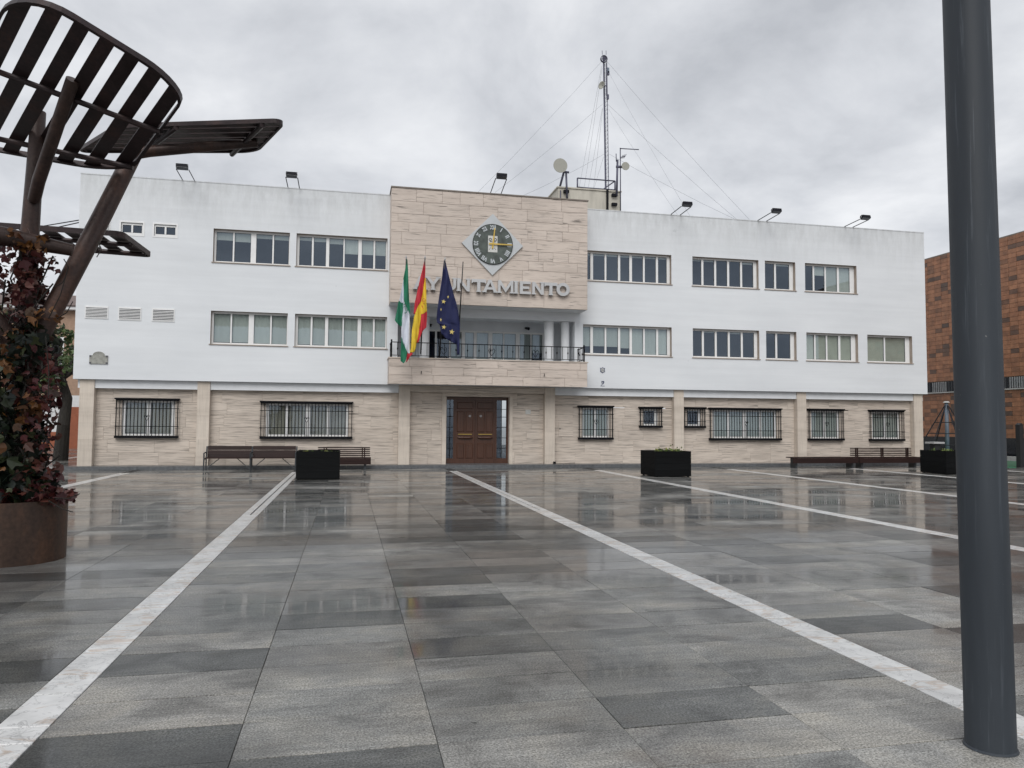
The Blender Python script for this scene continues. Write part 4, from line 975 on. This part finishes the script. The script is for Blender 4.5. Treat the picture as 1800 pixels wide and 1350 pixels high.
# lattice mast with guys
YM = 33.6
mt0, mt1 = at(1067.2, 335, YM), at(1063.3, 106, YM)
mast = thing('radio_mast', (mt0.x, YM, 12.28), 'tall slim lattice radio mast with dishes and guy wires on the roof', 'mast')
lb, lt = at(1064.6, 335, YM), at(1060.8, 100, YM); rb, rt = at(1070.4, 335, YM), at(1066.6, 106, YM)
lb.z = rb.z = 12.28
bb, bt = (lb + rb) / 2 + Vector((0, .13, 0)), (lt + rt) / 2 + Vector((0, .13, 0))
m = MB(); m.path([lb, lt], .032, 6); m.build('chord', M['mast'], mast); m = MB(); m.path([rb, rt], .018, 6); m.build('chord', M['mast'], mast); m = MB(); m.path([bb, bt], .018, 6); m.build('chord', M['mast'], mast)
m = MB(); n = 34
for k in range(n):
    f0, f1 = k / n, (k + 1) / n
    for (a0, a1), (c0, c1) in (((lb, lt), (rb, rt)), ((rb, rt), (bb, bt)), ((bb, bt), (lb, lt))):
        m.path([a0.lerp(a1, f0), c0.lerp(c1, f1)], .007, 4, False); m.path([a0.lerp(a1, f1), c0.lerp(c1, f1)], .006, 4, False)
m.build('lacing', M['mastlight'], mast)
c = at(1062, 103, YM - .1); m = MB()
m.ring_y(c.x, c.z, .17, .15, c.y - .02, c.y + .1, 24)
for a in range(0, 180, 30): m.path([(c.x - .16 * math.cos(R(a)), c.y, c.z - .16 * math.sin(R(a))), (c.x + .16 * math.cos(R(a)), c.y, c.z + .16 * math.sin(R(a)))], .014, 5)
m.ring_y(c.x, c.z, .09, .07, c.y - .02, c.y + .02, 20); m.build('grid_antenna', M['mast'], mast)
m = MB(); m.path([at(1058.8, 96, YM), at(1058.5, 89, YM)], .014, 5); m.path([at(1065.5, 96, YM), at(1065.4, 89, YM)], .014, 5); m.build('whip', M['mast'], mast)
c = at(1059.5, 151, YM - .2); m = dish_mb(c, .19, .10, (-.85, -.5, .1)); m.build('dish', M['dish'], mast, True); m = MB(); m.path([c, at(1065, 151, YM)], .03, 6); m.build('dish_arm', M['mast'], mast)
for u, v, h in ((1068.8, 124, 5), (1069.2, 129, 3.5), (1068.3, 170.5, 4.5)):
    c = at(u, v, YM - .1); m = MB(); m.box(c.x - .045, c.x + .045, c.y - .05, c.y + .05, c.z - h / 40, c.z + h / 40); m.build('panel_antenna', M['blueish'] if v < 126 else M['mast'], mast)
m = MB(); m.path([at(1066, 113, YM - .12), at(1066, 168, YM - .12)], .022, 6); m.build('antenna_pole', M['mast'], mast)
def c1(x, y): return 840 + x / 3.6, 70 + y / 3.6
for (x0_, y0_), (x1_, y1_), yend in (((780, 140), (-20, 985), 30.2), ((790, 405), (110, 965), 30.0), ((800, 722), (270, 993), 29.6), ((820, 140), (1725, 1145), 28.1), ((825, 200), (1345, 1120), 28.1), ((825, 410), (1645, 1142), 28.1), ((828, 440), (1262, 1105), 28.1), ((830, 722), (1642, 1142), 28.12),
                               ((783, 165), (650, 880), 38.5), ((786, 180), (676, 905), 39), ((788, 430), (700, 920), 38), ((790, 435), (735, 905), 38.5), ((795, 740), (745, 900), 37)):
    a = at(*c1(x0_, y0_), YM); b_ = at(*c1(x1_, y1_), yend); m = MB()
    if yend > 35:
        t_ = (a.z - 9.6) / max(.1, a.z - b_.z); b_ = a + (b_ - a) * min(t_, 1.6)
    mid = (a + b_) / 2 - Vector((0, 0, (a - b_).length * .008)); m.path([a, (a + mid) / 2 - Vector((0, 0, .03)), mid, (b_ + mid) / 2 - Vector((0, 0, .03)), b_], .0045, 4, False); m.build('guy_wire', M['wire'], mast)

# ================================================================== THINGS ON THE PLAZA
def planter_box(x, y, label, seed):
    p = thing('planter_box', (x, y, 0), label, 'planter', 'black planters on the plaza'); s = 1.21; h = .79
    n = 4; bh = h / n
    for k in range(n):
        for (a, b_, c, d) in ((x, x + s, y, y + .04), (x, x + s, y + s - .04, y + s), (x, x + .04, y + .042, y + s - .042), (x + s - .04, x + s, y + .042, y + s - .042)):
            q = MB(); q.box(a, b_, c, d, .02 + k * bh + .002, .02 + (k + 1) * bh - .002); q.build('board', M['planter'], p)
    for a in (x + .045, x + s - .105):
        for c in (y + .045, y + s - .105): q = MB(); q.box(a, a + .06, c, c + .06, 0, h - .02); q.build('corner_post', M['planter'], p)
    q = MB(); q.box(x + .041, x + s - .041, y + .041, y + s - .041, h - .14, h - .07); q.build('soil', M['soil'], p)
    return p
LEAF = leafmat('planter_leaf', [(0.03, 0.06, 0.015), (0.10, 0.15, 0.03), (0.24, 0.24, 0.05)])
def leaf_cloud(name, pts, size, mat, parent, seed, flat=.0, kind='stuff', down=0.0):
    r_ = random.Random(seed); m = MB(); tn = []
    for p in pts:
        s = size * r_.choice((.45, .6, .8, 1.0, 1.0, 1.25, 1.55)); d = Vector((r_.gauss(0, 1), r_.gauss(0, 1), r_.gauss(0, .7) - down)).normalized()
        u = d.cross(Vector((r_.gauss(0, 1), r_.gauss(0, 1), r_.gauss(0, 1)))).normalized(); n_ = d.cross(u); p = Vector(p)
        i = len(m.v); k = r_.uniform(.05, .2); cv = r_.uniform(.02, .14)
        P = lambda a, w_: tuple(p + d * (s * a) + u * (s * w_) + n_ * (s * (k * abs(w_) - cv * a * a)))
        m.v += [P(-.45, 0), P(.58, 0), P(-.30, .30), P(.06, .50), P(.12, .20), P(-.30, -.30), P(.06, -.50), P(.12, -.20)]
        m.f += [(i, i + 2, i + 3, i + 4), (i, i + 4, i + 1), (i, i + 7, i + 6, i + 5), (i, i + 1, i + 7)]; t_ = r_.random(); tn += [t_] * 4
    o = m.build(name, mat, parent, False, False)
    a_ = o.data.attributes.new('tone', 'FLOAT', 'FACE'); a_.data.foreach_set('value', tn)
    if kind: o['kind'] = kind
    return o
def planter_plants(x, y, label, seed, dens, hmax):
    r_ = random.Random(seed); pts = []
    for c in range(dens):
        cx, cy = x + r_.uniform(.15, 1.05), y + r_.uniform(.15, 1.05); hh = r_.uniform(.4, 1) * hmax
        for k in range(26): pts.append((cx + r_.gauss(0, .06), cy + r_.gauss(0, .06), .74 + abs(r_.gauss(0, .5)) * hh))
    t_ = thing('bedding_plant', (x + .6, y + .6, .72), label, 'plant'); leaf_cloud('foliage', pts, .06, LEAF, t_, seed)
    q = MB()
    for c in range(6): cx, cy = x + r_.uniform(.2, 1), y + r_.uniform(.2, 1); q.tube((cx, cy, .70), (cx + .02, cy, .80), .006, .003, 5)
    q.build('stem', M['bark'], t_)
planter_box(-1.43, 22.35, 'black wooden planter box in front of the benches on the left', 1); planter_plants(-1.43, 22.35, 'low sparse plants in the planter in front of the left benches', 2, 6, .07)
planter_box(9.41, 22.15, 'black wooden planter box standing alone right of the entrance', 1); planter_plants(9.41, 22.15, 'green leafy bedding plants in the lone planter right of the entrance', 3, 14, .18)
planter_box(20.1, 22.2, 'black wooden planter box partly behind the thick steel column', 1); planter_plants(20.1, 22.2, 'small plants in the planter partly behind the steel column', 4, 12, .12)

def bench_arms(x0, x1, y, label):     # slatted double bench with iron ends
    b_ = thing('bench', ((x0 + x1) / 2, y, 0), label, 'bench'); xm = (x0 + x1) / 2
    for a, c in ((x0 + .03, xm - .025), (xm + .025, x1 - .03)):
        for k, (yy, z) in enumerate(((y + .34, .745), (y + .31, .60), (y + .28, .47))):
            q = MB(); q.obox(((a + c) / 2, yy, z), ((c - a) / 2, 0, 0), (0, .016, -.004), (0, .012, .064 if k else .066)); q.build('back_slat', M['bench'], b_)
        for k in range(3): q = MB(); q.box(a, c, y - .18 + k * .15, y - .05 + k * .15, .40, .435); q.build('seat_slat', M['bench'], b_)
        for s, e_ in ((a + .02, a + .42), (c - .02, c - .42)): q = MB(); q.path([(s, y - .05, .05), (e_, y + .05, .39)], .014, 6); q.build('brace', M['benchiron'], b_)
    for x in (x0, xm, x1):
        q = MB(); q.path([(x, y - .20, 0), (x, y - .18, .40), (x, y - .20, .58), (x, y + .05, .60), (x, y + .26, .58)], .024, 8); q.path([(x, y + .22, 0), (x, y + .24, .42), (x, y + .355, .80)], .024, 8); q.path([(x, y - .18, .38), (x, y + .24, .38)], .022, 6); q.build('end_frame', M['benchiron'], b_)
    return b_
bench_arms(-4.70, -1.74, 27.1, 'long dark double bench with iron arms against the left wall')
def bench_slats(x0, x1, y, label, back=True, bx0=None):
    b_ = thing('bench', ((x0 + x1) / 2, y, 0), label, 'bench')
    q = MB(); q.box(x0, x1, y - .25, y - .21, .19, .385); q.build('front_board', M['bench'], b_)
    for k in range(4): q = MB(); q.box(x0, x1, y - .25 + k * .13, y - .135 + k * .13, .388, .425); q.build('seat_slat', M['bench'], b_)
    for x in (x0 + .2, x1 - .2): q = MB(); q.box(x - .04, x + .04, y - .15, y + .2, 0, .386); q.build('leg', M['benchiron'], b_)
    if back:
        a = bx0 if bx0 is not None else x0
        for k in range(5): q = MB(); q.box(a, x1 - .02, y + .27, y + .31, .455 + k * .07, .495 + k * .07); q.build('back_slat', M['bench'], b_)
        n = 2 if x1 - a < 2 else 3
        for k in range(n):
            x = a + .25 + (x1 - a - .5) * k / (n - 1); q = MB(); q.box(x - .06, x - .02, y + .225, y + .267, .40, .78); q.box(x + .02, x + .06, y + .225, y + .267, .40, .78); q.build('back_post', M['bench'], b_)
    return b_
bench_slats(-1.02, 0.80, 27.1, 'dark slatted bench half hidden behind the left planter')
bench_slats(16.85, 19.72, 26.5, 'long backless dark bench right of the column under the barred window', False)
bench_slats(19.76, 22.6, 26.5, 'dark slatted bench with a back beside the right planter')

# steel column in the foreground
col = thing('steel_column', (3.185, 3.275, 0), 'thick slate grey steel column rising in the right foreground', 'column')
m = MB(); cx, cy = 3.185, 3.275
m.path([(cx, cy, .001), (cx - .022, cy, 3), (cx - .053, cy, 7.2)], [.1135, .110, .105], 48); o = m.build('shaft', M['steelcol'], col); smooth_by_angle(o)
m = MB(); m.path([(cx - .053, cy, 7.2), (cx - .053, cy, 7.26), (cx - .053, cy, 7.3)], [.115, .115, .05], 32); m.build('cap', M['steelcol'], col)
m = MB(); m.path([(cx, cy, .0005), (cx, cy, .006), (cx, cy, .011)], [.122, .120, .114], 40); m.build('base_collar', M['steelcol'], col)

# corten steel tree sculpture in its round planter
BX, BY = -3.83, 9.87
tub = thing('round_planter', (BX, BY, 0), 'round rusty steel planter at the left edge holding the creeper', 'planter')
m = MB(); n = 56
prof = [(.585, 0), (.585, .70), (.565, .70), (.565, .60)]
for r_, z in prof:
    for k in range(n): g_ = 2 * math.pi * k / n; m.v.append((BX + r_ * math.cos(g_), BY + r_ * math.sin(g_), z))
for q in range(3):
    for k in range(n): l = (k + 1) % n; m.f.append((q * n + k, q * n + l, (q + 1) * n + l, (q + 1) * n + k))
o = m.build('drum', M['cor_planter'], tub); smooth_by_angle(o)
m = MB(); m.path([(BX, BY, .5), (BX, BY, .62)], .563, 40); m.build('soil', M['soil'], tub)
sc_ = thing('steel_tree', (BX, BY, .62), 'rusty steel pipe tree with slatted leaf canopies at the left', 'sculpture')
def pipe(pts, rs_, nm='pipe'):
    m = MB(); m.path(pts, rs_, 20); o = m.build(nm, M['rust'], sc_); smooth_by_angle(o); return o
pipe([(BX, BY, .62), at(40, 700, 9.87), at(52, 420, 9.9), at(68, 197, 10.0)], [.14, .12, .10, .08], 'trunk_pipe')
pipe([at(45, 640, 9.8), at(85, 560, 9.75), at(160, 418, 10.1), at(238, 264, 10.5)], [.105, .11, .112, .104])
pipe([at(60, 352, 9.85), at(68, 318, 9.7), at(128, 140, 8.95)], [.07, .071, .069])
pipe([at(-140, 395, 9.2), at(5, 415, 9.5), at(128, 440, 9.65)], [.12, .11, .07])
pipe([at(42, 620, 9.8), at(-30, 545, 9.6), at(-180, 430, 9.2)], [.12, .12, .12])
pipe([at(222, 272, 10.55), at(262, 266, 10.5), at(452, 250, 10.5)], [.08, .075, .065])
def canopy(corners, slats, axis, bars, frame_h=.07, rc=.16, lab=None, sw=.62):
    NL, NR, FR, FL = corners
    P = lambda s, t: (NL * (1 - s) + NR * s) * (1 - t) + (FL * (1 - s) + FR * s) * t
    nrm = (NR - NL).cross(FL - NL).normalized()
    if nrm.z < 0: nrm = -nrm
    ls, lt_ = (NR - NL).length, (FL - NL).length; rs_, rt_ = rc * 2.2 / ls, rc * 2.2 / lt_
    loop = []
    for (cs, ct, a0) in ((1 - rs_, rt_, -90), (1 - rs_, 1 - rt_, 0), (rs_, 1 - rt_, 90), (rs_, rt_, 180)):
        for k in range(9): a = R(a0 + k * 90 / 8); loop.append((cs + rs_ * math.cos(a), ct + rt_ * math.sin(a)))
    # frame: a flat bar bent round the outline
    m = MB(); n = len(loop); cen = P(.5, .5); w2 = .02
    for s, t in loop:
        p = P(s, t); inn = (cen - p).normalized()
        for a, b_ in ((0, -1), (1, -1), (1, 1), (0, 1)): m.v.append(tuple(p + inn * (a * w2 * 2) + nrm * (b_ * frame_h / 2)))
    for k in range(n):
        l = (k + 1) % n
        for q in range(4): m.f.append((4 * k + q, 4 * l + q, 4 * l + (q + 1) % 4, 4 * k + (q + 1) % 4))
    cf = m.build('canopy_frame', M['corten'], sc_)
    for k in range(slats):
        c0 = (k + .5) / slats; hw = sw / 2 / slats; m = MB(); a, b_ = c0 - hw, c0 + hw
        def inset(c):      # keep the slat ends inside the rounded corners
            r_ = rs_ if axis == 't' else rt_; r2 = rt_ if axis == 't' else rs_
            d = max(0, r_ - min(c, 1 - c)) / r_; return r2 * (1 - math.sqrt(max(0, 1 - d * d))) + .012
        ea, eb = inset(a), inset(b_)
        if axis == 't': Q = [P(a, ea), P(b_, eb), P(b_, 1 - eb), P(a, 1 - ea)]
        else: Q = [P(ea, a), P(1 - ea, a), P(1 - eb, b_), P(eb, b_)]
        lo, hi = [q - nrm * .006 for q in Q], [q + nrm * .012 for q in Q]
        m.v = [tuple(q) for q in lo + hi]; m.f = [(3, 2, 1, 0), (4, 5, 6, 7)] + [(i, (i + 1) % 4, 4 + (i + 1) % 4, 4 + i) for i in range(4)]
        m.build('slat', M['corten'], cf)
    for c in bars:
        m = MB(); a, b_ = (P(.01, c), P(.99, c)) if axis == 't' else (P(c, .01), P(c, .99))
        m.path([a - nrm * .05, b_ - nrm * .05], .034, 8); m.build('cross_bar', M['corten'], cf)
# big upper leaf, tilted towards the square
q1, q2, q3 = at(60, 0, 8.05), at(322, 165, 8.75), at(190, 297, 10.25)
nn = (q2 - q1).cross(q3 - q1).normalized()
up = lambda u, v: at_plane(u, v, q1, nn)
canopy((up(26, -36), up(338, 156), up(228, 306), up(-104, 246)), 7, 't', (.44, .88), sw=.58, rc=.24)
canopy((at_z(205, 221, 5.42), at_z(505, 211, 5.42), at_z(452, 266, 5.42), at_z(132, 266, 5.42)), 6, 's', (.36, .86), frame_h=.055, rc=.1, sw=.82)
canopy((at_z(-110, 388, 4.42), at_z(216, 411, 4.42), at_z(268, 449, 4.42), at_z(-60, 423, 4.42)), 8, 't', (.35, .8), frame_h=.08, rc=.05)

# Virginia creeper and ivy climbing the steel tree
vine = thing('climbing_creeper', (BX, BY, .62), 'dark green and autumn red creeper climbing from the round planter', 'creeper')
rv_ = random.Random(5)
GREEN = leafmat('ivy_green', [(0.008, 0.012, 0.009), (0.012, 0.020, 0.013), (0.020, 0.030, 0.015), (0.05, 0.06, 0.022)], 0.42)
REDL = leafmat('creeper_red', [(0.045, 0.010, 0.012), (0.09, 0.018, 0.020), (0.12, 0.035, 0.025), (0.06, 0.03, 0.02)])
ORL = leafmat('creeper_orange', [(0.15, 0.060, 0.015), (0.20, 0.085, 0.022), (0.10, 0.04, 0.02), (0.07, 0.04, 0.02)])
def blob(u, v, y, ru, rv2, ry_, n):     # ellipsoidal tuft around a place on the trunk
    c = at(u, v, y); k = y / F_PX; o = []
    while len(o) < n:
        a = Vector((rv_.uniform(-1, 1), rv_.uniform(-1, 1), rv_.uniform(-1, 1)))
        if .25 < a.length < 1: o.append(c + Vector((a.x * ru * k, a.y * ry_, a.z * rv2 * k)))
    return o
G = []; Rr = []; O = []
for u, v, ru, rv2, n in ((8, 690, 46, 70, 240), (14, 780, 54, 66, 400), (34, 620, 38, 45, 140), (0, 840, 64, 40, 360), (66, 600, 26, 26, 90), (-70, 740, 56, 110, 260), (48, 850, 40, 28, 130)): G += blob(u, v, 9.75, ru, rv2, .42, n)
for u, v, ru, rv2, n in ((70, 740, 26, 80, 150), (62, 840, 34, 45, 170), (50, 520, 17, 60, 130), (50, 450, 16, 46, 100), (26, 480, 34, 60, 40), (95, 872, 32, 12, 150), (45, 650, 50, 70, 110), (20, 870, 60, 20, 130), (85, 670, 14, 60, 60)): Rr += blob(u, v, 9.72, ru, rv2, .32, n)
for u, v, ru, rv2, n in ((25, 620, 22, 40, 30), (30, 700, 26, 36, 18), (50, 735, 18, 34, 16), (75, 555, 24, 14, 20), (60, 430, 24, 14, 34), (20, 800, 40, 60, 8), (30, 420, 20, 10, 26)): O += blob(u, v, 9.5, ru, rv2, .2, n)
W = []
for u, v, ru, rv2, n in ((15, 470, 34, 55, 120), (10, 540, 28, 40, 70), (80, 465, 16, 24, 16), (66, 520, 12, 30, 20)): W += blob(u, v, 9.8, ru, rv2, .35, n)
leaf_cloud('green_leaves', G, .125, GREEN, vine, 1, down=.5); leaf_cloud('red_leaves', Rr + W, .095, REDL, vine, 2, down=.6); leaf_cloud('orange_leaves', O, .10, ORL, vine, 3, down=.5)
m = MB()
for k in range(26):
    g_ = rv_.uniform(0, 6.28); x0_, y0_ = BX + .2 * math.cos(g_), BY + .2 * math.sin(g_); P = [Vector((x0_, y0_, .6))]
    for s in range(1, 9): c = at(38 + s * 2.5, 850 - s * 50, 9.85); P.append(c + Vector((rv_.gauss(0, .17), rv_.gauss(-.14, .14), 0)))
    m.path(P[:rv_.randint(5, 9)], .010, 5)
for (a, b_) in (((85, 560), (120, 470)), ((120, 470), (112, 455)), ((95, 505), (118, 480)), ((100, 560), (128, 530)), ((85, 880), (128, 900)), ((95, 875), (140, 868)), ((80, 590), (85, 700)), ((175, 425), (170, 452)), ((172, 425), (178, 440))):
    p, q = at(*a, 9.4), at(*b_, 9.35); m.path([p, (p + q) / 2 + Vector((.02, 0, -.03)), q], .006, 4)
m.build('stem', M['bark'], vine)

# ================================================================== LEFT BACKGROUND
def tree(base, h, crown_c, crown_r, label, n, seed, cols, trunk):
    t_ = thing('street_tree', base, label, 'tree'); r_ = random.Random(seed)
    m = MB(); m.path(trunk, [.30, .24, .20, .16][:len(trunk)], 12); top = Vector(trunk[-1])
    for k in range(9):
        d = Vector((r_.gauss(0, 1), r_.gauss(0, 1), r_.uniform(.2, 1.3))).normalized(); e1 = top + d * crown_r * .5; m.path([top - Vector((0, 0, .2)), e1, e1 + (d + Vector((r_.gauss(0, .4), r_.gauss(0, .4), .2))) * crown_r * .4], [.10, .06, .02], 6)
    m.build('trunk', M['bark'], t_)
    pts = []; cl = []
    for k in range(26):
        a = Vector((r_.gauss(0, 1), r_.gauss(0, 1), r_.gauss(0, .8))).normalized() * crown_r * r_.uniform(.45, 1); cl.append((Vector(crown_c) + a, r_.uniform(.25, .5) * crown_r))
    for k in range(n):
        c, rr_ = cl[r_.randrange(len(cl))]; a = Vector((r_.gauss(0, 1), r_.gauss(0, 1), r_.gauss(0, .8))).normalized() * rr_ * r_.uniform(.3, 1); pts.append(c + a)
    leaf_cloud('crown', pts, .17, leafmat('tree_leaf_%d' % seed, cols), t_, seed, kind=None)
    return t_
tb = at_z(106, 809, 0)
tree(tb, 6, at(95, 620, 34.3), 1.75, 'dark leaning tree beside the left end of the town hall', 2600, 31, [(0.012, 0.028, 0.010), (0.035, 0.065, 0.018), (0.07, 0.11, 0.03), (0.12, 0.13, 0.05)], [tb, at(112, 745, 34.3), at(118, 700, 34.3), at(106, 660, 34.3)])
tb = at_z(-40, 800, 0); tree(tb, 6, at(-10, 630, 38), 2.4, 'pale olive tree half behind the creeper at the left edge', 3000, 32, [(0.03, 0.04, 0.015), (0.07, 0.08, 0.03), (0.14, 0.13, 0.06)], [tb, at(-30, 760, 38), at(-15, 700, 38)])
hs = thing('corner_house', (-20, 50, 0), 'low house with ochre upper wall and tiled roof behind the tree', 'house')
hx0, hx1, hy = -30.0, -11.2, 50.0
m = MB(); m.box(hx0, hx1, hy, hy + 8, 3.2, 8.35); m.build('upper_wall', M['housewall'], hs)
m = MB(); m.box(hx0, hx1, hy - .02, hy + 8, 1.0, 3.197); m.build('lower_wall', M['housewhite'], hs)
m = MB(); m.box(hx0, hx1, hy - .05, hy + 8, -.05, .997); m.build('base_band', M['terracotta'], hs)
m = MB(); m.box(hx0 - .3, hx1 + .3, hy - .45, hy, 8.352, 8.50); rf = m.build('eaves', M['housewhite'], hs)
x = hx0 - .3; tme = None
while x < hx1 + .2:
    if tme is None:
        q = MB(); q.path([(0, -.5, 0), (0, 3.2, 1.15)], .14, 8); to = q.build('roof_tile_row', M['rooftile'], rf, True); to.location = (x, hy, 8.60); tme = to.data; to.location -= wloc(rf)
    else: inst('roof_tile_row', tme, rf, Vector((x, hy, 8.60)) - wloc(rf))
    x += .27
m = MB(); m.obox(((hx0 + hx1) / 2, hy + 1.35, 9.13), ((hx1 - hx0) / 2 + .3, 0, 0), (0, 1.85, .575), (0, -.02, .05)); m.build('roof', M['rooftile'], hs)
for x in (-28, -25.5, -23, -20.3, -17.4, -14.4):
    m = MB(); m.box(x - .55, x + .55, hy - .06, hy - .002, 5.0, 6.7); wn = m.build('window', M['frame'], hs)
    m = MB(); m.box(x - .45, x + .45, hy - .075, hy - .0605, 5.1, 6.6); m.build('pane', M['darkglass'], wn)
for x in (-22, -16.2):
    m = MB(); m.box(x - .6, x + .6, hy - .09, hy - .052, 0, 2.5); m.build('door', M['terracotta'], hs)
m = MB(); m.box(-12.4, -12.0, hy + .4, hy + .8, 8.5, 10.6); m.build('chimney', M['housewall'], hs)
for k, (a, b_, lab) in enumerate((((138, 387), (-10, 402), 'upper thin black cable strung left from the building corner'), ((139, 391), (20, 408), 'lower thin black cable strung left from the building corner'))):
    p, q = at(a[0], a[1], 28.4), at(b_[0], b_[1], 36); p.x = min(p.x, -9.09); m = MB(); m.path([p, (p + q) / 2 - Vector((0, 0, .12)), q + (q - p) * .8], .02, 5); tag(m.build('overhead_cable', M['iron']), lab, 'cable', 'cables at the left corner')

# ================================================================== RIGHT BACKGROUND
XW = 33.0
tb_ = thing('tiled_building', (XW, 36, 0), 'brown clay tiled building with a narrow window strip behind the right end', 'building')
m = MB(); m.box(XW + .03, XW + 14, 8, 75, 1.12, 11.45); m.build('wall_core', M['mortar'], tb_)
th_, tw_ = .235, .50
upper = [(4.25, 11.47), (1.10, 3.62)]
wall_t = MB(); m = MB(); m.box(XW - .02, XW + .3, 8, 75, 11.452, 11.52); m.build('wall_coping', M['coping'], tb_)
tiles = []
for z0_, z1_ in upper:
    nr = int(round((z1_ - z0_) / th_)); hh = (z1_ - z0_) / nr
    for i in range(nr):
        y = 12.0
        while y < 62: tiles.append((z0_ + i * hh, hh, y)); y += tw_
vis = []; rest = []
for tt in tiles:
    u, v, d = px_of((XW, tt[2] + tw_ / 2, tt[0])); 
    ((vis if (1626 < u < 1672 or 1757 < u < 1806) else rest)).append((d, tt))
vis.sort(); rt_rand = random.Random(8)
me0 = None
tfar = MB(); ttone = []
def tile_mb(y, z, hh, dx): return MB().box(XW - .012 - dx, XW + .029, y + .006, y + tw_ - .006, z + .006, z + hh - .006)
tparent = MB(); tparent.box(XW + .031, XW + .034, 12, 62, 4.3, 4.4); tparent = None
shared = {}
for n, (d, (z, hh, y)) in enumerate(vis + rest):
    dx = rt_rand.uniform(0, .012)
    if n < 300:
        key = round(hh, 3)
        if key not in shared:
            q = MB(); q.box(-.012, .029, .006, tw_ - .006, .006, hh - .006); me = bpy.data.meshes.new('wall_tile'); me.from_pydata(q.v, [], q.f); me.materials.append(M['tile']); shared[key] = me
        inst('wall_tile', shared[key], tb_, Vector((XW - dx, y, z)) - wloc(tb_))
    else:
        i0 = len(tfar.f); tfar.box(XW - .012 - dx, XW + .029, y + .006, y + tw_ - .006, z + .006, z + hh - .006); v_ = rt_rand.random(); ttone += [v_] * 6
tf = tfar.build('wall_tiles', M['tile'], tb_, fix=False); tag(tf, kind='stuff'); a_ = tf.data.attributes.new('tone', 'FLOAT', 'FACE'); a_.data.foreach_set('value', ttone)
y = 14.0; k = 0
while y < 60:
    wd = (1.5, 1.1)[k % 2]
    q = MB(); q.box(XW - .006, XW + .02, y + .01, y + wd - .01, 3.66, 4.21); wo = q.build('strip_window', M['darkglass' if k % 2 == 0 else 'shutter'], tb_)
    b_ = MB(); nb = 8
    for j in range(nb): yy = y + wd * (j + .5) / nb; b_.box(XW - .05, XW - .03, yy - .012, yy + .012, 3.64, 4.23)
    b_.build('window_bars', M['iron'], wo); y += wd; k += 1
m = MB(); m.box(XW - .10, XW + .03, 12, 62, 3.575, 3.635); m.build('window_ledge', M['ledge'], tb_)
m = MB(); m.box(XW + .6, XW + 14, 8, 75, 0, 1.12); m.build('recessed_base', M['darkglass'], tb_)
m = MB(); m.box(XW - 1.2, XW - .9, 8, 75, -.05, .22); tag(m.build('low_kerb', M['ledge']), 'pale low kerb wall along the foot of the tiled building', 'kerb')
m = MB(); m.box(25.4, 31.5, 25.9, 36.0, -.05, .03); tag(m.build('playground_surface', M['rubber']), kind='structure')
# rope climbing pyramid
pbase = Vector((29.3, 32.4, .03)); ptop = at(1663.5, 708, 32.4); ptop.x = pbase.x + .0
cp = thing('climbing_pyramid', pbase, 'rope climbing pyramid with a blue grey centre post in the playground', 'climbing frame')
pb_ = Vector((at(1666, 800, 32.4).x, 32.4, .03)); ptop = at(1663.5, 708, 32.4)
m = MB(); m.path([pb_, ptop], [.10, .085], 14); m.build('centre_post', M['blueish'], cp, True)
m = MB(); m.path([ptop, ptop + Vector((0, 0, .08))], [.16, .10], 14); m.build('post_cap', M['ledge'], cp)
m = MB(); an = []
for k in range(6): a = R(15 + 60 * k); e_ = Vector((pb_.x + 1.55 * math.cos(a), pb_.y + 1.55 * math.sin(a), .05)); an.append(e_); m.path([ptop, e_], .03, 5)
for f in (.35, .55, .75, .9):
    for k in range(6): m.path([ptop.lerp(an[k], f), ptop.lerp(an[(k + 1) % 6], f)], .022, 5)
m.build('rope_net', M['rope'], cp)
c = at(1645, 790, 24.6); t_ = thing('topped_post', (c.x, 24.6, 0), 'short dark post with a flat grey top behind the right planter', 'post')
m = MB(); m.box(c.x - .13, c.x + .13, 24.5, 24.75, 0, 1.0); m.build('post', M['bpost'], t_); m = MB(); m.box(c.x - .26, c.x + .22, 24.4, 24.85, 1.003, 1.07); m.build('top', M['silver'], t_)
b0 = at_z(1794, 822, 0); t_ = thing('timber_post', b0, 'tall dark timber post at the right edge of the picture', 'post')
m = MB(); m.box(b0.x - .10, b0.x + .10, b0.y - .1, b0.y + .1, 0, 1.75); m.build('shaft', M['bpost'], t_); m = MB(); m.prism_y([(b0.x - .10, 1.752), (b0.x + .10, 1.752), (b0.x, 1.82)], b0.y - .1, b0.y + .1); m.build('cap', M['bpost'], t_)
b0 = Vector((29.6, 30.2, .03)); t_ = thing('playground_bench', b0, 'low dark playground bench right of the steel column', 'bench')
for k in range(3): m = MB(); m.box(b0.x - .9, b0.x + 1.2, b0.y + k * .16, b0.y + .14 + k * .16, .43, .47); m.build('seat_slat', M['bench'], t_)
for x in (-.7, 1.0): m = MB(); m.box(b0.x + x - .05, b0.x + x + .05, b0.y, b0.y + .45, .03, .428); m.build('leg', M['benchiron'], t_)
